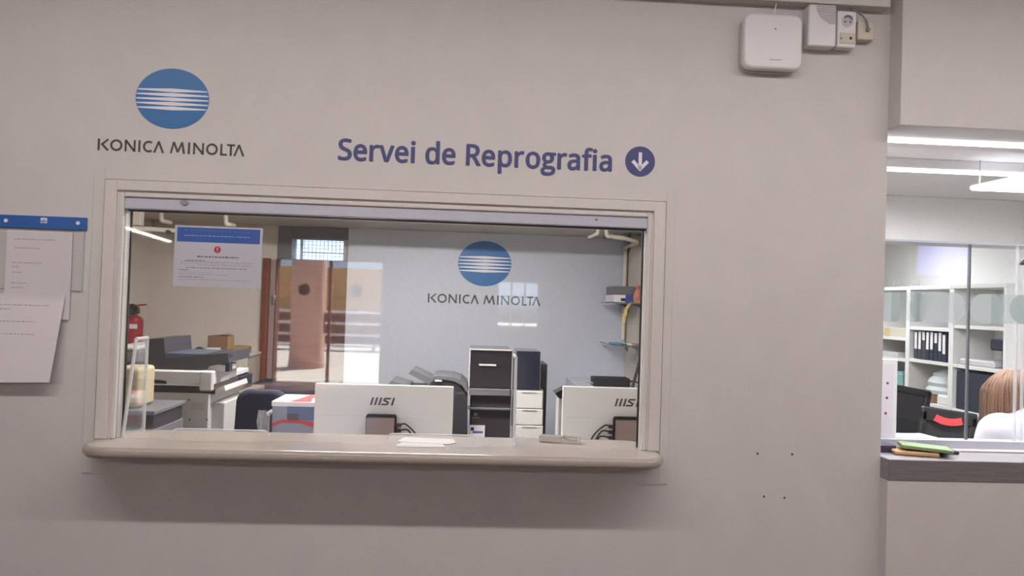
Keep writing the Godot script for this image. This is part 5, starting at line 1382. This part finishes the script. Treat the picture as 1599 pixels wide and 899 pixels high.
func build_person() -> void:
	# sits with the back to the hall, facing -z, at the far side of the inner worktop
	var z := -0.72
	var top := at(1606, 586, z)
	var cx := at(1607, 610, z).x
	var hd := Vector3(cx, top.y - 0.15, z - 0.13)      # head centre
	var o := thing("person", "seated person in a white shirt with brown bobbed hair, seen from behind", "person", Vector3(cx, 0, z - 0.1))
	var sh := top.y - 0.245                               # shoulder height
	var hip := 0.53
	var v := func(x: float, y: float, zz: float) -> Vector3: return Vector3(cx + x, y, z + zz)
	var skin := [
		[hd + Vector3(0, 0.025, 0.0), hd + Vector3(0, 0.0, 0.01), 0.092, 0.088], [hd + Vector3(0, -0.02, -0.03), hd + Vector3(0, -0.075, -0.045), 0.07, 0.048],
		[hd + Vector3(0, -0.005, -0.105), hd + Vector3(0, -0.03, -0.118), 0.012, 0.017], [hd + Vector3(0.088, 0, 0.0), hd + Vector3(0.09, -0.03, 0.0), 0.016, 0.012], [hd + Vector3(-0.088, 0, 0.0), hd + Vector3(-0.09, -0.03, 0.0), 0.016, 0.012],
		[hd + Vector3(0, -0.05, 0.03), v.call(0, sh + 0.02, 0.02), 0.054, 0.06],
		[v.call(0, sh - 0.02, 0.02), v.call(0, sh - 0.2, 0.03), 0.11, 0.12], [v.call(0, sh - 0.2, 0.03), v.call(0, hip + 0.06, 0.03), 0.12, 0.13]]
	var shirt := [[v.call(-0.14, sh - 0.02, 0.02), v.call(0.14, sh - 0.02, 0.02), 0.085, 0.085], [v.call(-0.08, sh - 0.12, 0.02), v.call(0.08, sh - 0.12, 0.02), 0.135, 0.135], [v.call(-0.06, sh - 0.25, 0.03), v.call(0.06, sh - 0.25, 0.03), 0.135, 0.135], [v.call(-0.07, hip + 0.06, 0.03), v.call(0.07, hip + 0.06, 0.03), 0.14, 0.14], [v.call(0, sh + 0.04, 0.02), v.call(0, sh + 0.0, 0.02), 0.068, 0.09]]
	for s in [-1.0, 1.0]:
		var el: Vector3 = v.call(0.25 * s, sh - 0.30, -0.03); var wr: Vector3 = v.call(0.14 * s, 0.66, -0.24)
		skin.append([v.call(0.17 * s, sh - 0.03, 0.02), el, 0.052, 0.042]); skin.append([el, wr, 0.042, 0.029])
		skin.append([wr, wr + Vector3(-0.01 * s, -0.008, -0.075), 0.03, 0.034])
		for k in 4:
			var b := wr + Vector3((-0.034 + 0.019 * k) * s, -0.006, -0.09)
			var L: float = [0.028, 0.034, 0.037, 0.033][k]
			skin.append([b, b + Vector3(0, 0.004, -L), 0.0095, 0.009]); skin.append([b + Vector3(0, 0.004, -L), b + Vector3(0, -0.016, -L * 1.85), 0.009, 0.008])
		skin.append([wr + Vector3(-0.025 * s, -0.004, -0.03), wr + Vector3(-0.058 * s, -0.010, -0.07), 0.012, 0.009])
		shirt.append([v.call(0.16 * s, sh - 0.025, 0.02), el, 0.078, 0.062]); shirt.append([el, el.lerp(wr, 0.75), 0.062, 0.047])
		skin.append([v.call(0.10 * s, hip, 0.02), v.call(0.13 * s, 0.52, -0.42), 0.085, 0.06]); skin.append([v.call(0.13 * s, 0.52, -0.42), v.call(0.13 * s, 0.09, -0.40), 0.056, 0.036]); skin.append([v.call(0.13 * s, 0.045, -0.38), v.call(0.13 * s, 0.035, -0.55), 0.042, 0.032])
	var legs := []
	for s in [-1.0, 1.0]:
		legs.append([v.call(0.09 * s, hip + 0.02, 0.03), v.call(0.10 * s, hip, -0.02), 0.13, 0.11]); legs.append([v.call(0.10 * s, hip, 0.02), v.call(0.13 * s, 0.53, -0.42), 0.105, 0.078]); legs.append([v.call(0.13 * s, 0.53, -0.42), v.call(0.13 * s, 0.11, -0.40), 0.072, 0.06])
	put("body", field_mesh(skin, 0.0085, 0.03), M.skin, o)
	put("shirt", field_mesh(shirt, 0.014, 0.05), M.shirt, o)
	put("trousers", field_mesh(legs, 0.018, 0.05), M.trousers, o)
	var hair := [[hd + Vector3(0, 0.045, 0.0), hd + Vector3(0, 0.0, 0.03), 0.112, 0.115]]
	for k in 11:
		var a := PI * (k / 10.0)
		var d := Vector3(cos(a), 0, sin(a))
		hair.append([hd + d * 0.085 + Vector3(0, 0.05, 0.0), hd + d * 0.118 + Vector3(0, -0.075 + 0.012 * sin(k * 2.0), 0.0), 0.05, 0.026])
	var hm := put("hair", field_mesh(hair, 0.007, 0.03), M.hair, o)
	var lk := mb()
	var rg := RandomNumberGenerator.new(); rg.seed = 17
	for k in 90:      # locks falling from the crown over the back and sides
		var a := PI * (k / 89.0) + rg.randf_range(-0.03, 0.03)
		var d := Vector3(cos(a), 0, sin(a))
		var pts := []
		for i in 7:
			var e := i / 6.0
			var ang: float = lerp(1.35, -0.15, min(e * 1.25, 1.0))
			pts.append(hd + Vector3(0, 0.045, 0.012) + d * (0.131 * cos(ang) + 0.010 * e) + Vector3(0, 0.121 * sin(ang) - max(e - 0.62, 0.0) * 0.26, 0) + Vector3(rg.randf_range(-1, 1), 0, rg.randf_range(-1, 1)) * 0.003)
		tube(lk, pts, rg.randf_range(0.003, 0.0055), 5)
	obj("hair_locks", lk, mat(Color(0.40, 0.28, 0.20), 0.7), hm)
	for s in [-1.0, 1.0]:
		put("eye", lathe(mb(), Transform3D(Basis(), hd + Vector3(0.033 * s, 0.012, -0.088)), [[0, -0.012], [0.009, -0.007], [0.012, 0], [0.009, 0.007], [0, 0.012]], 12).commit(), M.white, o)
	put("mouth", tbox(mb(), Transform3D(Basis(), hd + Vector3(0, -0.062, -0.093)), Vector3(0.042, 0.009, 0.012), 0.003).commit(), M.red_soft, o)
	# the stool under the person
	var st := thing("office_stool", "black office stool under the seated person", "stool", Vector3(cx, 0, z))
	obj("seat", slab(mb(), Transform3D(Basis(Vector3.RIGHT, -PI / 2), Vector3(cx, 0.385, z - 0.05)), 0.42, 0.42, 0.1, 0.07, 0.03), M.mesh_black, st)
	obj("gas_column", tube(mb(), [Vector3(cx, 0.06, z - 0.05), Vector3(cx, 0.36, z - 0.05)], 0.028), M.black, st)
	for k in 5:
		var g := TAU * k / 5.0
		var tip := Vector3(cx + cos(g) * 0.26, 0.05, z - 0.05 + sin(g) * 0.26)
		var leg := obj("leg", tube(mb(), [Vector3(cx, 0.08, z - 0.05), tip], 0.02), M.black, st)
		obj("castor", lathe(mb(), Transform3D(Basis(Vector3.BACK, PI / 2), Vector3(tip.x, 0.026, tip.z)), [[0, -0.02], [0.026, -0.02], [0.026, 0.02], [0, 0.02]], 14), M.black, leg)
